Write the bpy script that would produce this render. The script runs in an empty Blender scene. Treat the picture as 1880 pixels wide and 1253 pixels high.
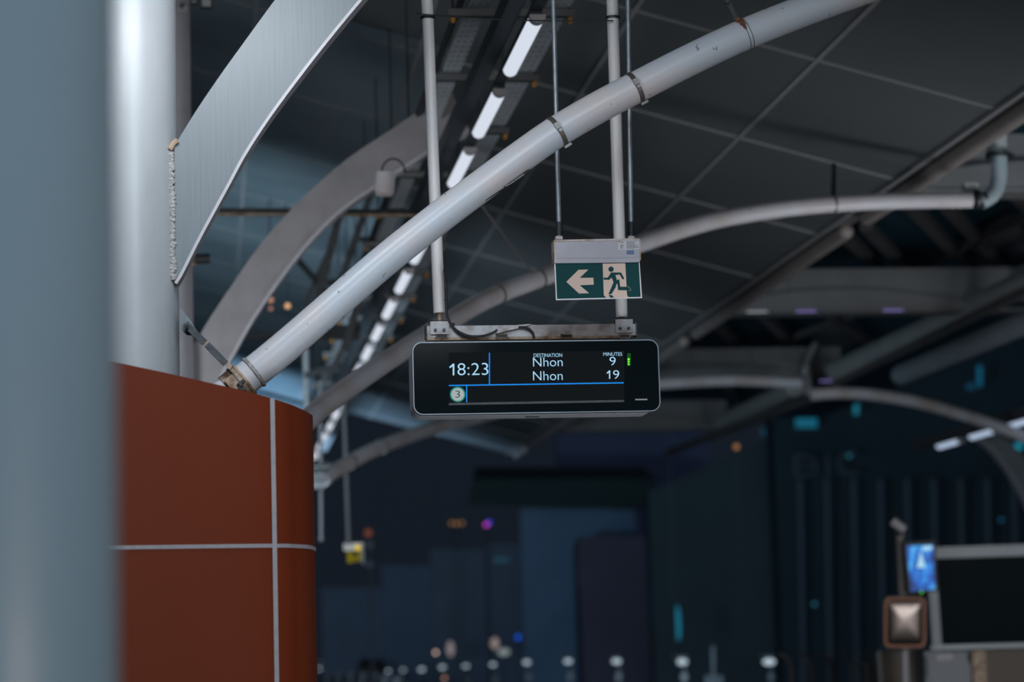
import bpy, math, random
from mathutils import Vector, Matrix
random.seed(7)
C = bpy.context.scene.collection
scn = bpy.context.scene
PI = math.pi

# ------------------------------------------------------------------ camera
# world: Y runs along the platform, X across it (right), Z up, platform floor at z=0
F = 4439.0                      # focal length in pixels of a 1880 wide frame (85 mm on 36 mm)
CX, CY = 940.0, 626.5
CAM = Vector((0, 0, 1.6))
YAW, PITCH, ROLL = math.radians(7.25), math.radians(7.36), math.radians(1.6)
fw = Vector((math.sin(YAW)*math.cos(PITCH), math.cos(YAW)*math.cos(PITCH), math.sin(PITCH)))
r0 = Vector((math.cos(YAW), -math.sin(YAW), 0))
u0 = r0.cross(fw)
RT = r0*math.cos(ROLL) - u0*math.sin(ROLL)
UP = u0*math.cos(ROLL) + r0*math.sin(ROLL)
cd = bpy.data.cameras.new('camera'); cam = bpy.data.objects.new('camera', cd); C.objects.link(cam)
cam.matrix_world = Matrix(((RT.x, UP.x, -fw.x, CAM.x), (RT.y, UP.y, -fw.y, CAM.y), (RT.z, UP.z, -fw.z, CAM.z), (0, 0, 0, 1)))
cd.lens = F/1880*36; cd.sensor_width = 36; cd.clip_end = 3000; cd.clip_start = .05
cd.dof.use_dof = True; cd.dof.focus_distance = 10.2; cd.dof.aperture_fstop = 1.9
scn.camera = cam

# ------------------------------------------------------------------ sky and exposure
w = bpy.data.worlds.new('night'); scn.world = w; w.use_nodes = True
nt = w.node_tree; bg = nt.nodes['Background']
tc = nt.nodes.new('ShaderNodeTexCoord'); sx = nt.nodes.new('ShaderNodeSeparateXYZ')
rp = nt.nodes.new('ShaderNodeValToRGB')
rp.color_ramp.elements[0].position = 0.0; rp.color_ramp.elements[0].color = (.0070, .0105, .0165, 1)
rp.color_ramp.elements[1].position = .35; rp.color_ramp.elements[1].color = (.0085, .0112, .0190, 1)
nt.links.new(tc.outputs['Generated'], sx.inputs[0]); nt.links.new(sx.outputs['Z'], rp.inputs[0])
nt.links.new(rp.outputs[0], bg.inputs[0]); bg.inputs[1].default_value = 1.0
scn.view_settings.view_transform = 'Standard'; scn.view_settings.look = 'None'
scn.view_settings.exposure = 0; scn.view_settings.gamma = 1
scn.cycles.use_denoising = True
scn.cycles.max_bounces = 6

# ------------------------------------------------------------------ station lamps and added fill lights, all out of sight
def area(name, loc, target, sxy, power, col, spread=None):
    l = bpy.data.lights.new(name, 'AREA'); l.shape = 'RECTANGLE'; l.size, l.size_y = sxy
    l.energy = power; l.color = col
    if spread: l.spread = spread
    o = bpy.data.objects.new(name, l); C.objects.link(o); o.location = loc
    o.rotation_euler = (Vector(target)-Vector(loc)).to_track_quat('-Z', 'Y').to_euler()
    return o
COOL = (.70, .86, 1.0); NEUT = (.93, .96, 1.0); WARM = (1.0, .80, .66)
area('platform_lamp_behind', (2.6, -3.4, 7.2), (0.6, 10, 3.0), (4.0, 1.2), 620, COOL)
area('platform_lamp_overhead', (1.1, 4.6, 4.9), (0.4, 7.6, 0), (1.0, 4.0), 45, NEUT)
area('column_highlight_fill', (-.16, 8.35, 4.42), (-.27, 9.5, 4.02), (1.2, .20), 22, NEUT)  # unseen lamp added close to the white column to shape its highlight
area('rib_fill_light', (-3.2, 11.8, 2.4), (.1, 16.2, 3.4), (1.2, 1.0), 27, NEUT, 1.3)  # unseen fill added to brighten the second column and rib
area('warm_fill_light', (4.2, 2.0, 1.2), (1.0, 10, 4.2), (2.0, 1.2), 38, WARM)  # unseen warm fill, added to tint the thick tube
area('underside_fill_light', (2.4, 7.6, .2), (1.4, 10.6, 2.8), (1.2, 1.2), 6, NEUT, 1.2)  # added uplight in place of floor bounce, for the display underside
area('gap_fill_light', (8.5, 14.0, .6), (8.0, 33, 4.5), (4.0, 2.0), 300, (.95, .97, 1.0))  # added uplight that brightens the beams and pipes over the gap
area('roof_blue_fill', (-1.5, 22.0, 1.8), (.3, 31, 6.4), (2.5, 1.5), 200, (.66, .86, 1.0), 1.7)  # added bluish fill aimed at the blue roof strip
area('roof_blue_end_fill', (-1.0, 37.0, 1.8), (.8, 52, 6.4), (2.5, 1.5), 900, (.45, .72, 1.0), 1.4)  # second added fill, for the far end of the blue strip

# ------------------------------------------------------------------ pixel rays -> places
def ray(px, py): return fw + RT*((px-CX)/F) - UP*((py-CY)/F)
def P(px, py, depth): return CAM + ray(px, py)*depth
def PY(px, py, Y): r = ray(px, py); return CAM + r*((Y-CAM.y)/r.y)
def PZ(px, py, Z): r = ray(px, py); return CAM + r*((Z-CAM.z)/r.z)
def PX(px, py, X): r = ray(px, py); return CAM + r*((X-CAM.x)/r.x)
def proj(v):
    d = v-CAM; z = d.dot(fw)
    return CX+F*d.dot(RT)/z, CY-F*d.dot(UP)/z, z

# ------------------------------------------------------------------ materials
def mat(name, col, rough=.5, metal=0.0, var=0.0, vscale=8.0, col2=None, bump=0.0, bscale=40.0, coat=0.0, stretch=(1, 1, 1), spots=None, spot_th=.72, spot_scale=30, spec=.5):
    m = bpy.data.materials.new(name); m.use_nodes = True; t = m.node_tree; b = t.nodes['Principled BSDF']
    b.inputs['Base Color'].default_value = (*col, 1); b.inputs['Roughness'].default_value = rough
    b.inputs['Metallic'].default_value = metal; b.inputs['Coat Weight'].default_value = coat; b.inputs['Coat Roughness'].default_value = .12
    b.inputs['Specular IOR Level'].default_value = spec
    tc = t.nodes.new('ShaderNodeTexCoord'); mp = t.nodes.new('ShaderNodeMapping'); mp.inputs['Scale'].default_value = stretch
    t.links.new(tc.outputs['Object'], mp.inputs[0])
    last = None
    n = t.nodes.new('ShaderNodeTexNoise'); n.inputs['Scale'].default_value = vscale; n.inputs['Detail'].default_value = 6
    t.links.new(mp.outputs[0], n.inputs[0])
    mx = t.nodes.new('ShaderNodeMix'); mx.data_type = 'RGBA'
    c2 = col2 or tuple(c*(1-var) for c in col)
    mx.inputs[6].default_value = (*col, 1); mx.inputs[7].default_value = (*c2, 1)
    cr = t.nodes.new('ShaderNodeValToRGB'); cr.color_ramp.elements[0].position = .42; cr.color_ramp.elements[1].position = .68
    t.links.new(n.outputs[0], cr.inputs[0]); t.links.new(cr.outputs[0], mx.inputs[0]); last = mx.outputs[2]
    if spots:
        n2 = t.nodes.new('ShaderNodeTexNoise'); n2.inputs['Scale'].default_value = spot_scale; n2.inputs['Detail'].default_value = 3
        t.links.new(mp.outputs[0], n2.inputs[0])
        c3 = t.nodes.new('ShaderNodeValToRGB'); c3.color_ramp.elements[0].position = spot_th; c3.color_ramp.elements[1].position = spot_th+.03
        t.links.new(n2.outputs[0], c3.inputs[0])
        m2 = t.nodes.new('ShaderNodeMix'); m2.data_type = 'RGBA'; m2.inputs[7].default_value = (*spots, 1)
        t.links.new(last, m2.inputs[6]); t.links.new(c3.outputs[0], m2.inputs[0]); last = m2.outputs[2]
    t.links.new(last, b.inputs['Base Color'])
    if bump:
        n3 = t.nodes.new('ShaderNodeTexNoise'); n3.inputs['Scale'].default_value = bscale; n3.inputs['Detail'].default_value = 4
        t.links.new(mp.outputs[0], n3.inputs[0])
        bp = t.nodes.new('ShaderNodeBump'); bp.inputs['Strength'].default_value = bump; bp.inputs['Distance'].default_value = .01
        t.links.new(n3.outputs[0], bp.inputs['Height']); t.links.new(bp.outputs[0], b.inputs['Normal'])
    return m
def emit(name, col, s=1.0):
    m = bpy.data.materials.new(name); m.use_nodes = True; b = m.node_tree.nodes['Principled BSDF']
    b.inputs['Base Color'].default_value = (0, 0, 0, 1); b.inputs['Roughness'].default_value = .6
    b.inputs['Specular IOR Level'].default_value = 0
    b.inputs['Emission Color'].default_value = (*col, 1); b.inputs['Emission Strength'].default_value = s
    return m
def tray_mat():
    m = mat('galvanised perforated tray', (.50, .55, .60), .5, .1, .2, 5)
    t = m.node_tree; b = t.nodes['Principled BSDF']; src = b.inputs['Base Color'].links[0].from_socket
    tc = t.nodes.new('ShaderNodeTexCoord'); mp = t.nodes.new('ShaderNodeMapping'); mp.inputs['Scale'].default_value = (1/.040, 1/.12, 0)
    fr = t.nodes.new('ShaderNodeVectorMath'); fr.operation = 'FRACTION'
    sb = t.nodes.new('ShaderNodeVectorMath'); sb.operation = 'SUBTRACT'; sb.inputs[1].default_value = (.5, .5, 0)
    ml = t.nodes.new('ShaderNodeVectorMath'); ml.operation = 'MULTIPLY'; ml.inputs[1].default_value = (.040, .12, 0)
    le = t.nodes.new('ShaderNodeVectorMath'); le.operation = 'LENGTH'
    lt = t.nodes.new('ShaderNodeMath'); lt.operation = 'LESS_THAN'; lt.inputs[1].default_value = .0105
    mx = t.nodes.new('ShaderNodeMix'); mx.data_type = 'RGBA'; mx.inputs[7].default_value = (.01, .013, .016, 1)
    L = t.links.new
    L(tc.outputs['Object'], mp.inputs[0]); L(mp.outputs[0], fr.inputs[0]); L(fr.outputs[0], sb.inputs[0]); L(sb.outputs[0], ml.inputs[0])
    L(ml.outputs[0], le.inputs[0]); L(le.outputs['Value'], lt.inputs[0]); L(lt.outputs[0], mx.inputs[0]); L(src, mx.inputs[6]); L(mx.outputs[2], b.inputs['Base Color'])
    return m
M = dict(
    column=mat('white gloss column paint', (.42, .455, .485), .60, 0, .20, 3, bump=.22, bscale=12, coat=.5, stretch=(1, 1, .35)),
    near=mat('grey blue column paint', (.20, .26, .295), .35, 0, .05, 2, coat=.15),
    rib=mat('grey painted steel', (.165, .20, .225), .42, 0, .10, 60, stretch=(1.6, 1.6, .05), bump=.05, bscale=60),
    rib2=mat('dull painted steel', (.34, .33, .345), .5, 0, .15, 6),
    flange=mat('bright flange paint', (.52, .52, .56), .4, 0, .1, 20),
    tube=mat('weathered white tube paint', (.57, .63, .70), .34, 0, 0, 3.2, col2=(.68, .62, .62), bump=.06, bscale=30, spots=(.20, .26, .32), spot_th=.70, spot_scale=26),
    tube2=mat('weathered beige tube paint', (.62, .62, .67), .42, 0, 0, 3, col2=(.52, .46, .44), spots=(.30, .2, .15), spot_th=.72, spot_scale=8),
    weld=mat('rough weld metal', (.42, .42, .42), .5, .1, .45, 90, bump=.6, bscale=120),
    orange=mat('orange enamel panel', (.172, .030, .0098), .50, 0, .08, 1.2, coat=.0, spec=.14),
    joint=mat('pale joint strip', (.36, .34, .36), .5, 0, .12, 40),
    strap=mat('stainless strap', (.20, .18, .175), .38, .6, .25, 30),
    rust=mat('rusty beige steel', (.46, .36, .27), .6, .1, 0, 24, col2=(.20, .10, .055), bump=.3, bscale=60),
    rustp=mat('rust stain', (.28, .11, .05), .8, 0, .4, 40),
    dark=mat('dark oxidised steel', (.055, .062, .068), .45, .5, .3, 20, bump=.15),
    black=mat('black rubber', (.018, .022, .026), .55),
    blackgloss=mat('black glass face', (.0055, .0095, .012), .10, 0, 0, 3, spec=.10),
    housing=mat('grey display housing', (.62, .65, .70), .45, .1, .15, 10),
    bezel=mat('silver bezel', (.22, .25, .28), .32, .5, .1, 10),
    galv=mat('galvanised steel', (.27, .31, .35), .38, .45, .25, 25),
    post=mat('white pole paint', (.84, .83, .84), .4, 0, .12, 4, stretch=(1, 1, .3)),
    mount=mat('grey mount bar', (.52, .52, .55), .5, .2, 0, 20, col2=(.32, .27, .25)),
    cream=mat('cream pictogram', (.80, .60, .50), .55),
    green=mat('dark green sign face', (.004, .062, .066), .55, spec=.15),
    signbox=mat('grey sign housing', (.48, .47, .53), .5, 0, .08, 14),
    signrim=mat('stained sign edge', (.60, .55, .54), .5, 0, 0, 30, col2=(.42, .27, .17)),
    roof=mat('dark roof panel', (.092, .103, .110), .55, 0, .12, .7),
    seam=mat('roof joint strip', (.25, .26, .27), .5, 0, .1, 4),
    edge=mat('brown grey edge trim', (.27, .24, .23), .55, 0, .15, 3),
    beam=mat('grey beam paint', (.165, .17, .175), .55, 0, .12, 2),
    pipe=mat('grey drain pipe', (.42, .45, .45), .45, 0, .12, 4),
    pipeblue=mat('pale blue drain pipe', (.32, .39, .43), .4, 0, .1, 4),
    rafter=mat('dark rafter paint', (.11, .105, .11), .6, 0, .1, 4),
    tray=tray_mat(),
    trunk=mat('dark trunking', (.07, .085, .10), .5, .3, .2, 5),
    cap=mat('amber plastic cap', (.75, .33, .05), .4),
    lampgrey=mat('grey lamp end cap', (.42, .41, .43), .5),
    lamp=emit('lit lamp diffuser', (.60, .65, .74), 1.12),
    lampfar=emit('lit lamp diffuser blue', (.42, .52, .68), 1.0),
    concrete=mat('concrete', (.20, .21, .21), .8, 0, .2, 2, bump=.1),
    tile=mat('platform tiles', (.24, .25, .26), .45, 0, .15, 3),
    roofblue=mat('blue roof reflection tint', (.17, .225, .255), .35, 0, 0, .5, col2=(.09, .12, .14), coat=.1),
    textb=emit('pale blue display text', (.42, .72, .95), 1.0),
    lineb=emit('blue display line', (.015, .26, .85), 1.0),
    haloe=emit('teal display ring', (.03, .30, .25), .8),
    disc=emit('pale display disc', (.42, .50, .50), .85),
    ledg=emit('green led', (.20, 1.0, .05), .9),
    ledd=emit('dim green window', (.012, .10, .015), .8),
    screenbg=emit('dim lcd background', (.0070, .0092, .0112), 1.0),
    inkd=mat('black digit', (.003, .006, .006), .6),
    whiteink=mat('grey print', (.5, .52, .55), .6),
    ink=mat('dark print', (.06, .06, .08), .6),
    redink=mat('red print', (.5, .05, .05), .6),
    blueink=mat('blue sticker', (.12, .20, .36), .6),
    paper=mat('white sticker', (.66, .66, .70), .6),
    night1=mat('dark tower glass', (.020, .034, .043), .6, 0, .15, .05, spec=.1),
    bwall=mat('beige parapet', (.16, .135, .115), .8, 0, .15, 2),
    cab=mat('grey cabinet paint', (.20, .215, .24), .5, 0, .1, 3),
    alu=mat('grey aluminium frame', (.26, .29, .31), .45, .2, .1, 3),
)

M['column'].node_tree.nodes['Principled BSDF'].inputs['Coat Roughness'].default_value = .30
# ------------------------------------------------------------------ mesh collector
def perp(d):
    a = Vector((0, 0, 1)) if abs(d.z) < .9 else Vector((1, 0, 0))
    x = d.cross(a).normalized(); return x, d.cross(x).normalized()
class MB:
    def __init__(s): s.v = []; s.f = []; s.m = []; s.k = 0
    def add(s, vs, fs):
        n = len(s.v); s.v += [Vector(v) for v in vs]; s.f += [tuple(i+n for i in f) for f in fs]; s.m += [s.k]*len(fs); return s
    def box(s, lo, hi, c=0.0):
        x0, y0, z0 = lo; x1, y1, z1 = hi
        if c <= 0:
            return s.add([(x0, y0, z0), (x1, y0, z0), (x1, y1, z0), (x0, y1, z0), (x0, y0, z1), (x1, y0, z1), (x1, y1, z1), (x0, y1, z1)],
                         [(0, 3, 2, 1), (4, 5, 6, 7), (0, 1, 5, 4), (1, 2, 6, 5), (2, 3, 7, 6), (3, 0, 4, 7)])
        pl = [(x0+c, z0), (x1-c, z0), (x1, z0+c), (x1, z1-c), (x1-c, z1), (x0+c, z1), (x0, z1-c), (x0, z0+c)]
        return s.prism([Vector((a, y0, b)) for a, b in pl], (0, y1-y0, 0))
    def obox(s, c, ax, ay, az, hx, hy, hz):
        c = Vector(c); vs = []
        for k in (-1, 1):
            for (i, j) in ((-1, -1), (1, -1), (1, 1), (-1, 1)): vs.append(c+ax*hx*i+ay*hy*j+az*hz*k)
        return s.add(vs, [(0, 3, 2, 1), (4, 5, 6, 7), (0, 1, 5, 4), (1, 2, 6, 5), (2, 3, 7, 6), (3, 0, 4, 7)])
    def bar(s, a, b, wd, th, up=Vector((0, 0, 1))):
        a = Vector(a); b = Vector(b); d = (b-a); L = d.length; d.normalize()
        x = d.cross(up); x = x.normalized() if x.length > 1e-4 else perp(d)[0]
        return s.obox((a+b)/2, d, x, x.cross(d), L/2, wd/2, th/2)
    def prism(s, poly, vec):
        n = len(poly); vec = Vector(vec); vs = [Vector(p) for p in poly]+[Vector(p)+vec for p in poly]
        return s.add(vs, [tuple(range(n)), tuple(range(2*n-1, n-1, -1))]+[(i, i+n, (i+1) % n+n, (i+1) % n) for i in range(n)])
    def cyl(s, a, b, r, n=24, r2=None, caps=True):
        return s.tube([a, b], [r, r if r2 is None else r2], n, caps)
    def tube(s, pts, rs, n=20, caps=True):
        pts = [Vector(p) for p in pts]
        if not isinstance(rs, (list, tuple)): rs = [rs]*len(pts)
        vs = []; x = None
        for i, p in enumerate(pts):
            d = (pts[min(i+1, len(pts)-1)]-pts[max(i-1, 0)]).normalized()
            if x is None: x, y = perp(d)
            else: x = (x-d*x.dot(d)).normalized(); y = d.cross(x)
            for k in range(n):
                a = 2*PI*k/n; vs.append(p+(x*math.cos(a)+y*math.sin(a))*rs[i])
        fs = [(i*n+k, i*n+(k+1) % n, (i+1)*n+(k+1) % n, (i+1)*n+k) for i in range(len(pts)-1) for k in range(n)]
        if caps: fs += [tuple(range(n-1, -1, -1)), tuple((len(pts)-1)*n+k for k in range(n))]
        return s.add(vs, fs)
    def ball(s, c, r, n=14, sc=(1, 1, 1)):
        c = Vector(c); vs = []; fs = []
        for i in range(n+1):
            t = PI*i/n
            for k in range(2*n):
                a = PI*k/n; vs.append(c+Vector((r*sc[0]*math.sin(t)*math.cos(a), r*sc[1]*math.sin(t)*math.sin(a), r*sc[2]*math.cos(t))))
        for i in range(n):
            for k in range(2*n): fs.append((i*2*n+k, (i+1)*2*n+k, (i+1)*2*n+(k+1) % (2*n), i*2*n+(k+1) % (2*n)))
        return s.add(vs, fs)
    def grid(s, rows):
        n = len(rows[0]); vs = [p for r in rows for p in r]
        return s.add(vs, [(i*n+k, i*n+k+1, (i+1)*n+k+1, (i+1)*n+k) for i in range(len(rows)-1) for k in range(n-1)])
    def build(s, name, m, parent=None, loc=None, angle=35):
        if parent is not None: o0 = Vector(parent['_w'])
        else:
            if loc is None:
                lo = [min(v[i] for v in s.v) for i in range(3)]; hi = [max(v[i] for v in s.v) for i in range(3)]
                loc = ((lo[0]+hi[0])/2, (lo[1]+hi[1])/2, lo[2])
            o0 = Vector(loc)
        me = bpy.data.meshes.new(name); me.from_pydata([v-o0 for v in s.v], [], s.f)
        for mm in (m if isinstance(m, (list, tuple)) else [m]): me.materials.append(M[mm] if isinstance(mm, str) else mm)
        me.polygons.foreach_set('material_index', s.m)
        import bmesh
        b = bmesh.new(); b.from_mesh(me); bmesh.ops.recalc_face_normals(b, faces=b.faces[:]); b.to_mesh(me); b.free()
        me.polygons.foreach_set('use_smooth', [True]*len(me.polygons)); me.set_sharp_from_angle(angle=math.radians(angle))
        o = bpy.data.objects.new(name, me); C.objects.link(o); o['_w'] = tuple(o0)
        if parent is not None: o.parent = parent
        else: o.location = o0
        return o
def tag(o, label=None, cat=None, group=None, kind=None):
    for k, v in (('label', label), ('category', cat), ('group', group), ('kind', kind)):
        if v: o[k] = v
    return o
def thing(name, loc, label, cat, group=None):
    o = bpy.data.objects.new(name, None); C.objects.link(o); o.location = loc; o['_w'] = tuple(loc); o.empty_display_size = .1
    return tag(o, label, cat, group)
def rrect(x0, x1, z0, z1, r, n=8):
    pts = []
    for cx, cz, a0 in ((x1-r, z1-r, 0), (x0+r, z1-r, 90), (x0+r, z0+r, 180), (x1-r, z0+r, 270)):
        for i in range(n+1):
            a = math.radians(a0+90*i/n); pts.append((cx+r*math.cos(a), cz+r*math.sin(a)))
    return pts
def spline(pts, n=10):
    pts = [Vector(p) for p in pts]; q = [pts[0]*2-pts[1]]+pts+[pts[-1]*2-pts[-2]]; out = []
    for i in range(1, len(q)-2):
        for k in range(n):
            t = k/n; a, b, c, d = q[i-1:i+3]
            out.append(.5*((2*b)+(c-a)*t+(2*a-5*b+4*c-d)*t*t+(3*b-a-3*c+d)*t**3))
    out.append(pts[-1]); return out
def copy_tree(o, loc, label=None, group=None):
    r = o.copy(); C.objects.link(r); r.location = loc
    if label: r['label'] = label
    if group: r['group'] = group
    for ch in [c for c in C.objects if c.parent == o]:
        c = ch.copy(); C.objects.link(c); c.parent = r
        for g in [x for x in C.objects if x.parent == ch]:
            d = g.copy(); C.objects.link(d); d.parent = c
    return r
def text_part(name, s, px, py, hpx, Y, m, parent, ax='LEFT', wpx=None, label=None, x_dir=None):
    """lettering lying on the plane y=Y: cap height hpx pixels there, lower-left/centre of the baseline at pixel (px,py)"""
    cu = bpy.data.curves.new(name, 'FONT'); cu.body = s; cu.size = 1; cu.align_x = 'LEFT'; cu.extrude = .002; cu.offset = -.011; cu.resolution_u = 6
    t = bpy.data.objects.new(name+'_tmp', cu); C.objects.link(t)
    bpy.context.view_layer.update()
    me = bpy.data.meshes.new_from_object(t.evaluated_get(bpy.context.evaluated_depsgraph_get()))
    C.objects.unlink(t); bpy.data.objects.remove(t)
    xs = [v.co.x for v in me.vertices]; ys = [v.co.y for v in me.vertices]
    p0 = PY(px, py, Y); k = (PY(px, py-hpx, Y)-p0).length/(max(ys)-max(0, min(ys)) if min(ys) > -.05 else max(ys))
    kx = k
    if wpx: kx = (PY(px+wpx, py, Y)-p0).length/(max(xs)-min(xs))
    off = min(xs) if ax == 'LEFT' else (min(xs)+max(xs))/2
    o0 = Vector(parent['_w'])
    for v in me.vertices:
        x, y, z = v.co; v.co = Vector((p0.x+(x-off)*kx, Y-z*.5, p0.z+y*k))-o0
    me.materials.clear(); me.materials.append(M[m])
    o = bpy.data.objects.new(name, me); C.objects.link(o); o.parent = parent; o['_w'] = tuple(o0)
    if label: o['label'] = label
    return o

# ================================================================== SETTING
# roof plane from three points of the photographed joint lines
O1 = P(1830, 200, 16.75); O2 = PY(1500, 110, O1.y)
SL = (O2.z-O1.z)/(O2.x-O1.x); PW = O1.x-O2.x
def roofz(x): return O1.z+SL*(x-O1.x)
YE = 44.0
mb = MB(); n = 12
xs = [O1.x-PW*i for i in range(0, n)]
y0 = O1.y-2.5*6
mb.grid([[Vector((x, y, roofz(x))) for x in xs] for y in (y0, YE)])
mb.grid([[Vector((x, y, roofz(x)+.12)) for x in xs] for y in (YE, y0)])
nrm = Vector((-SL, 0, 1)).normalized()
mb.k = 1
for i, x in enumerate(xs):
    a = Vector((x, y0, roofz(x)))-nrm*.004; mb.bar(a, a+Vector((0, YE-y0, 0)), .030, .012, nrm)
k = 0; y = y0
while y < YE:
    a = Vector((xs[0], y, roofz(xs[0])))-nrm*.003; b = Vector((xs[-1], y, roofz(xs[-1])))-nrm*.003
    mb.bar(a, b, .036, .010, nrm); y += 2.5
tag(mb.build('ceiling', ['roof', 'seam']), kind='structure')
# blue strip laid under the far left roof, colour standing for its bluish reflections
mb = MB(); gx0, gx1 = -8.0, 1.9
for (ya, yb) in ((18.0, 44.0), (44.6, 70.0)):
    mb.grid([[Vector((x, y, roofz(x)-.006)) for x in (gx0, gx1)] for y in (ya, yb)])
    mb.grid([[Vector((x, y, roofz(x)+.0)) for x in (gx0, gx1)] for y in (yb, ya)])
tag(mb.build('roof_reflection', 'roofblue'), kind='structure')
# platform, track bed, far platform
tag(MB().box((-8, -6, -.4), (1.7, 46, 0)).build('floor', 'tile'), kind='structure')
tag(MB().box((1.75, -6, -1.9), (8.0, 70, -1.5)).build('floor_trackbed', 'concrete'), kind='structure')
tag(MB().box((8.05, -6, -.4), (14, 46, 0)).build('floor_far_platform', 'tile'), kind='structure')

# roof edge trim: light seam, dark gap, rounded gutter lengths between the frames
FR = [20.0+7.37*k for k in range(4)]
xe = O1.x
mb = MB(); mb.bar((xe, y0, roofz(xe)-.01), (xe, YE, roofz(xe)-.01), .035, .03)
tag(mb.build('trim_1', 'seam'), kind='structure')
mb = MB(); mb.bar((xe+.09, y0, roofz(xe)+.02), (xe+.09, YE, roofz(xe)+.02), .12, .08)
tag(mb.build('trim_2', 'rafter'), kind='structure')
names = ['nearest, at the right picture edge', 'crossed by the white tube', 'ending at the long cross beam', 'ending beside the display corner', 'farthest, behind the display']
bounds = [4]+FR+[YE]
for i in range(5):
    ya, yb = bounds[i]+.4, bounds[i+1]-.3
    if i == 0: ya = 6
    p = [(xe+.13, ya, roofz(xe)-.06), (xe+.13, yb, roofz(xe)-.06)]
    mb = MB().tube(p, .066, 20); mb.ball(p[1], .066, 8); mb.ball(p[0], .066, 8)
    lb = ['rounded gutter length under the dark roof edge, '+names[i]]
    tag(mb.build('roof_gutter', 'edge'), lb[0], 'gutter', 'gutters along the roof edge')

M['glv'] = emit('violet painted glint', (.16, .13, .34), 1); M['glw'] = emit('white painted glint', (.22, .24, .27), 1)  # glowing colour for glints on the lit beam edges, no lamps there
# transverse beams across the gap between the two roofs
ZB = PY(1340, 573, FR[1]).z
lbl = ['nearest grey cross beam of the open roof, highest at the right edge above the elbow pipe',
       'long grey cross beam with an arched lower edge and violet glints, above the diagonal drain pipe',
       'grey cross beam just right of the display, ending at the white clamp joint',
       'lowest and farthest beige lit cross beam, under the display']
for k, Y in enumerate(FR):
    t = thing('cross_beam', (xe+3.5, Y, ZB), lbl[k], 'beam', 'cross beams of the open roof')
    x1 = xe+9 if k < 2 else PY(1545, 700, Y).x if k == 2 else (PY(1475, 700, Y).x if k == 2 else PY(1335, 780, Y).x)
    x0 = xe+.22
    MB().box((x0, Y, ZB+.10), (x1, Y+.16, ZB+.50)).build('web', 'beam', t)
    # bowed lower plate
    lo = []; up = []; L = min(x1-x0, 3.4) if k else 3.4
    for i in range(25):
        s = i/24; lo.append(Vector((x0+L*s, Y-.08, ZB))); up.append(Vector((x0+L*s, Y-.08, ZB+.06+.19*math.sin(PI*s))))
    MB().prism(lo+up[::-1], (0, .30, 0)).build('bowed_flange', 'beam', t)
    MB().box((x0, Y-.10, ZB-.03), (x1, Y+.26, ZB)).build('bottom_flange', 'beam', t)
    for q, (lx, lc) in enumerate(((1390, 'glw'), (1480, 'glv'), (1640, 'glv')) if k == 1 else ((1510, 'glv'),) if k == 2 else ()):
        a = PY(lx, 575, Y-.1).x; MB().box((a-.12, Y-.102, ZB-.028), (a+.12, Y-.10, ZB-.004)).build('edge_glint', lc, t)
    for q in range(4):
        xx = x0+(x1-x0)*(q+.5)/4
        MB().box((xx, Y-.04, ZB+.08), (xx+.03, Y, ZB+.46)).build('stiffener', 'beam', t)
# sloping rafters and glass of the lantern roof over the gap
H = ZB+.75
def rafter(x0, y0_, x1, y1_, label, wd=.14, z=H, m='rafter'):
    tag(MB().bar(PZ(x0, y0_, z), PZ(x1, y1_, z), wd, .10).build('roof_rafter', m), label, 'rafter', 'dark rafters of the open roof')
R = [(1545, 425, 1625, 505, 'dark diagonal rafter over the long cross beam, first from the roof edge'),
     (1590, 415, 1690, 520, 'dark diagonal rafter over the long cross beam, second from the roof edge'),
     (1668, 375, 1800, 510, 'wide dark diagonal rafter over the long cross beam, third from the roof edge'),
     (1730, 370, 1870, 520, 'dark diagonal rafter over the long cross beam, fourth from the roof edge'),
     (1850, 345, 1990, 470, 'dark diagonal rafter rising past the elbow pipe at the right edge'),
     (1296, 575, 1372, 655, 'dark diagonal rafter over the second cross beam, first from the roof edge'),
     (1395, 575, 1480, 655, 'dark diagonal rafter over the second cross beam, second from the roof edge'),
     (1510, 565, 1605, 640, 'dark diagonal rafter over the second cross beam, third from the roof edge'),
     (1325, 700, 1365, 750, 'small dark diagonal rafter under the second cross beam'),]
for r in R: rafter(*r)
rafter(1660, 505, 1960, 360, 'dark brace rising to the right above the long cross beam', .07)
rafter(1400, 640, 1620, 560, 'dark brace rising to the right between the two middle cross beams', .07)
mb = MB(); mb.box((xe+.3, 17.5, H+.16), (xe+7.5, 50, H+.18))
tag(mb.build('window_2', mat('dark blue lantern glass', (.022, .075, .105), .5, spec=.1)), kind='structure')
tag(MB().cyl(P(872, 362, 15.6), P(978, 502, 15.7), .008, 8).build('tie_wire', 'rafter'), 'thin slanting tie wire reaching the blurred tube left of the exit sign', 'wire')
# lantern roof sheets lying on the rafters
for (a, b, c, d, lb) in (((1770, 440), (1850, 395), (1905, 450), (1815, 510), 'small grey roof sheet between rafters at the right edge'),
                     ((1480, 610), (1530, 585), (1580, 628), (1520, 652), 'small greenish roof sheet between rafters above the white clamp joint')):
    mb = MB(); q = [PZ(*p, H+.10) for p in (a, b, c, d)]; mb.prism(q, (0, 0, .03)); tag(mb.build('roof_sheet', 'beam'), lb, 'roof sheet')

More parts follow.
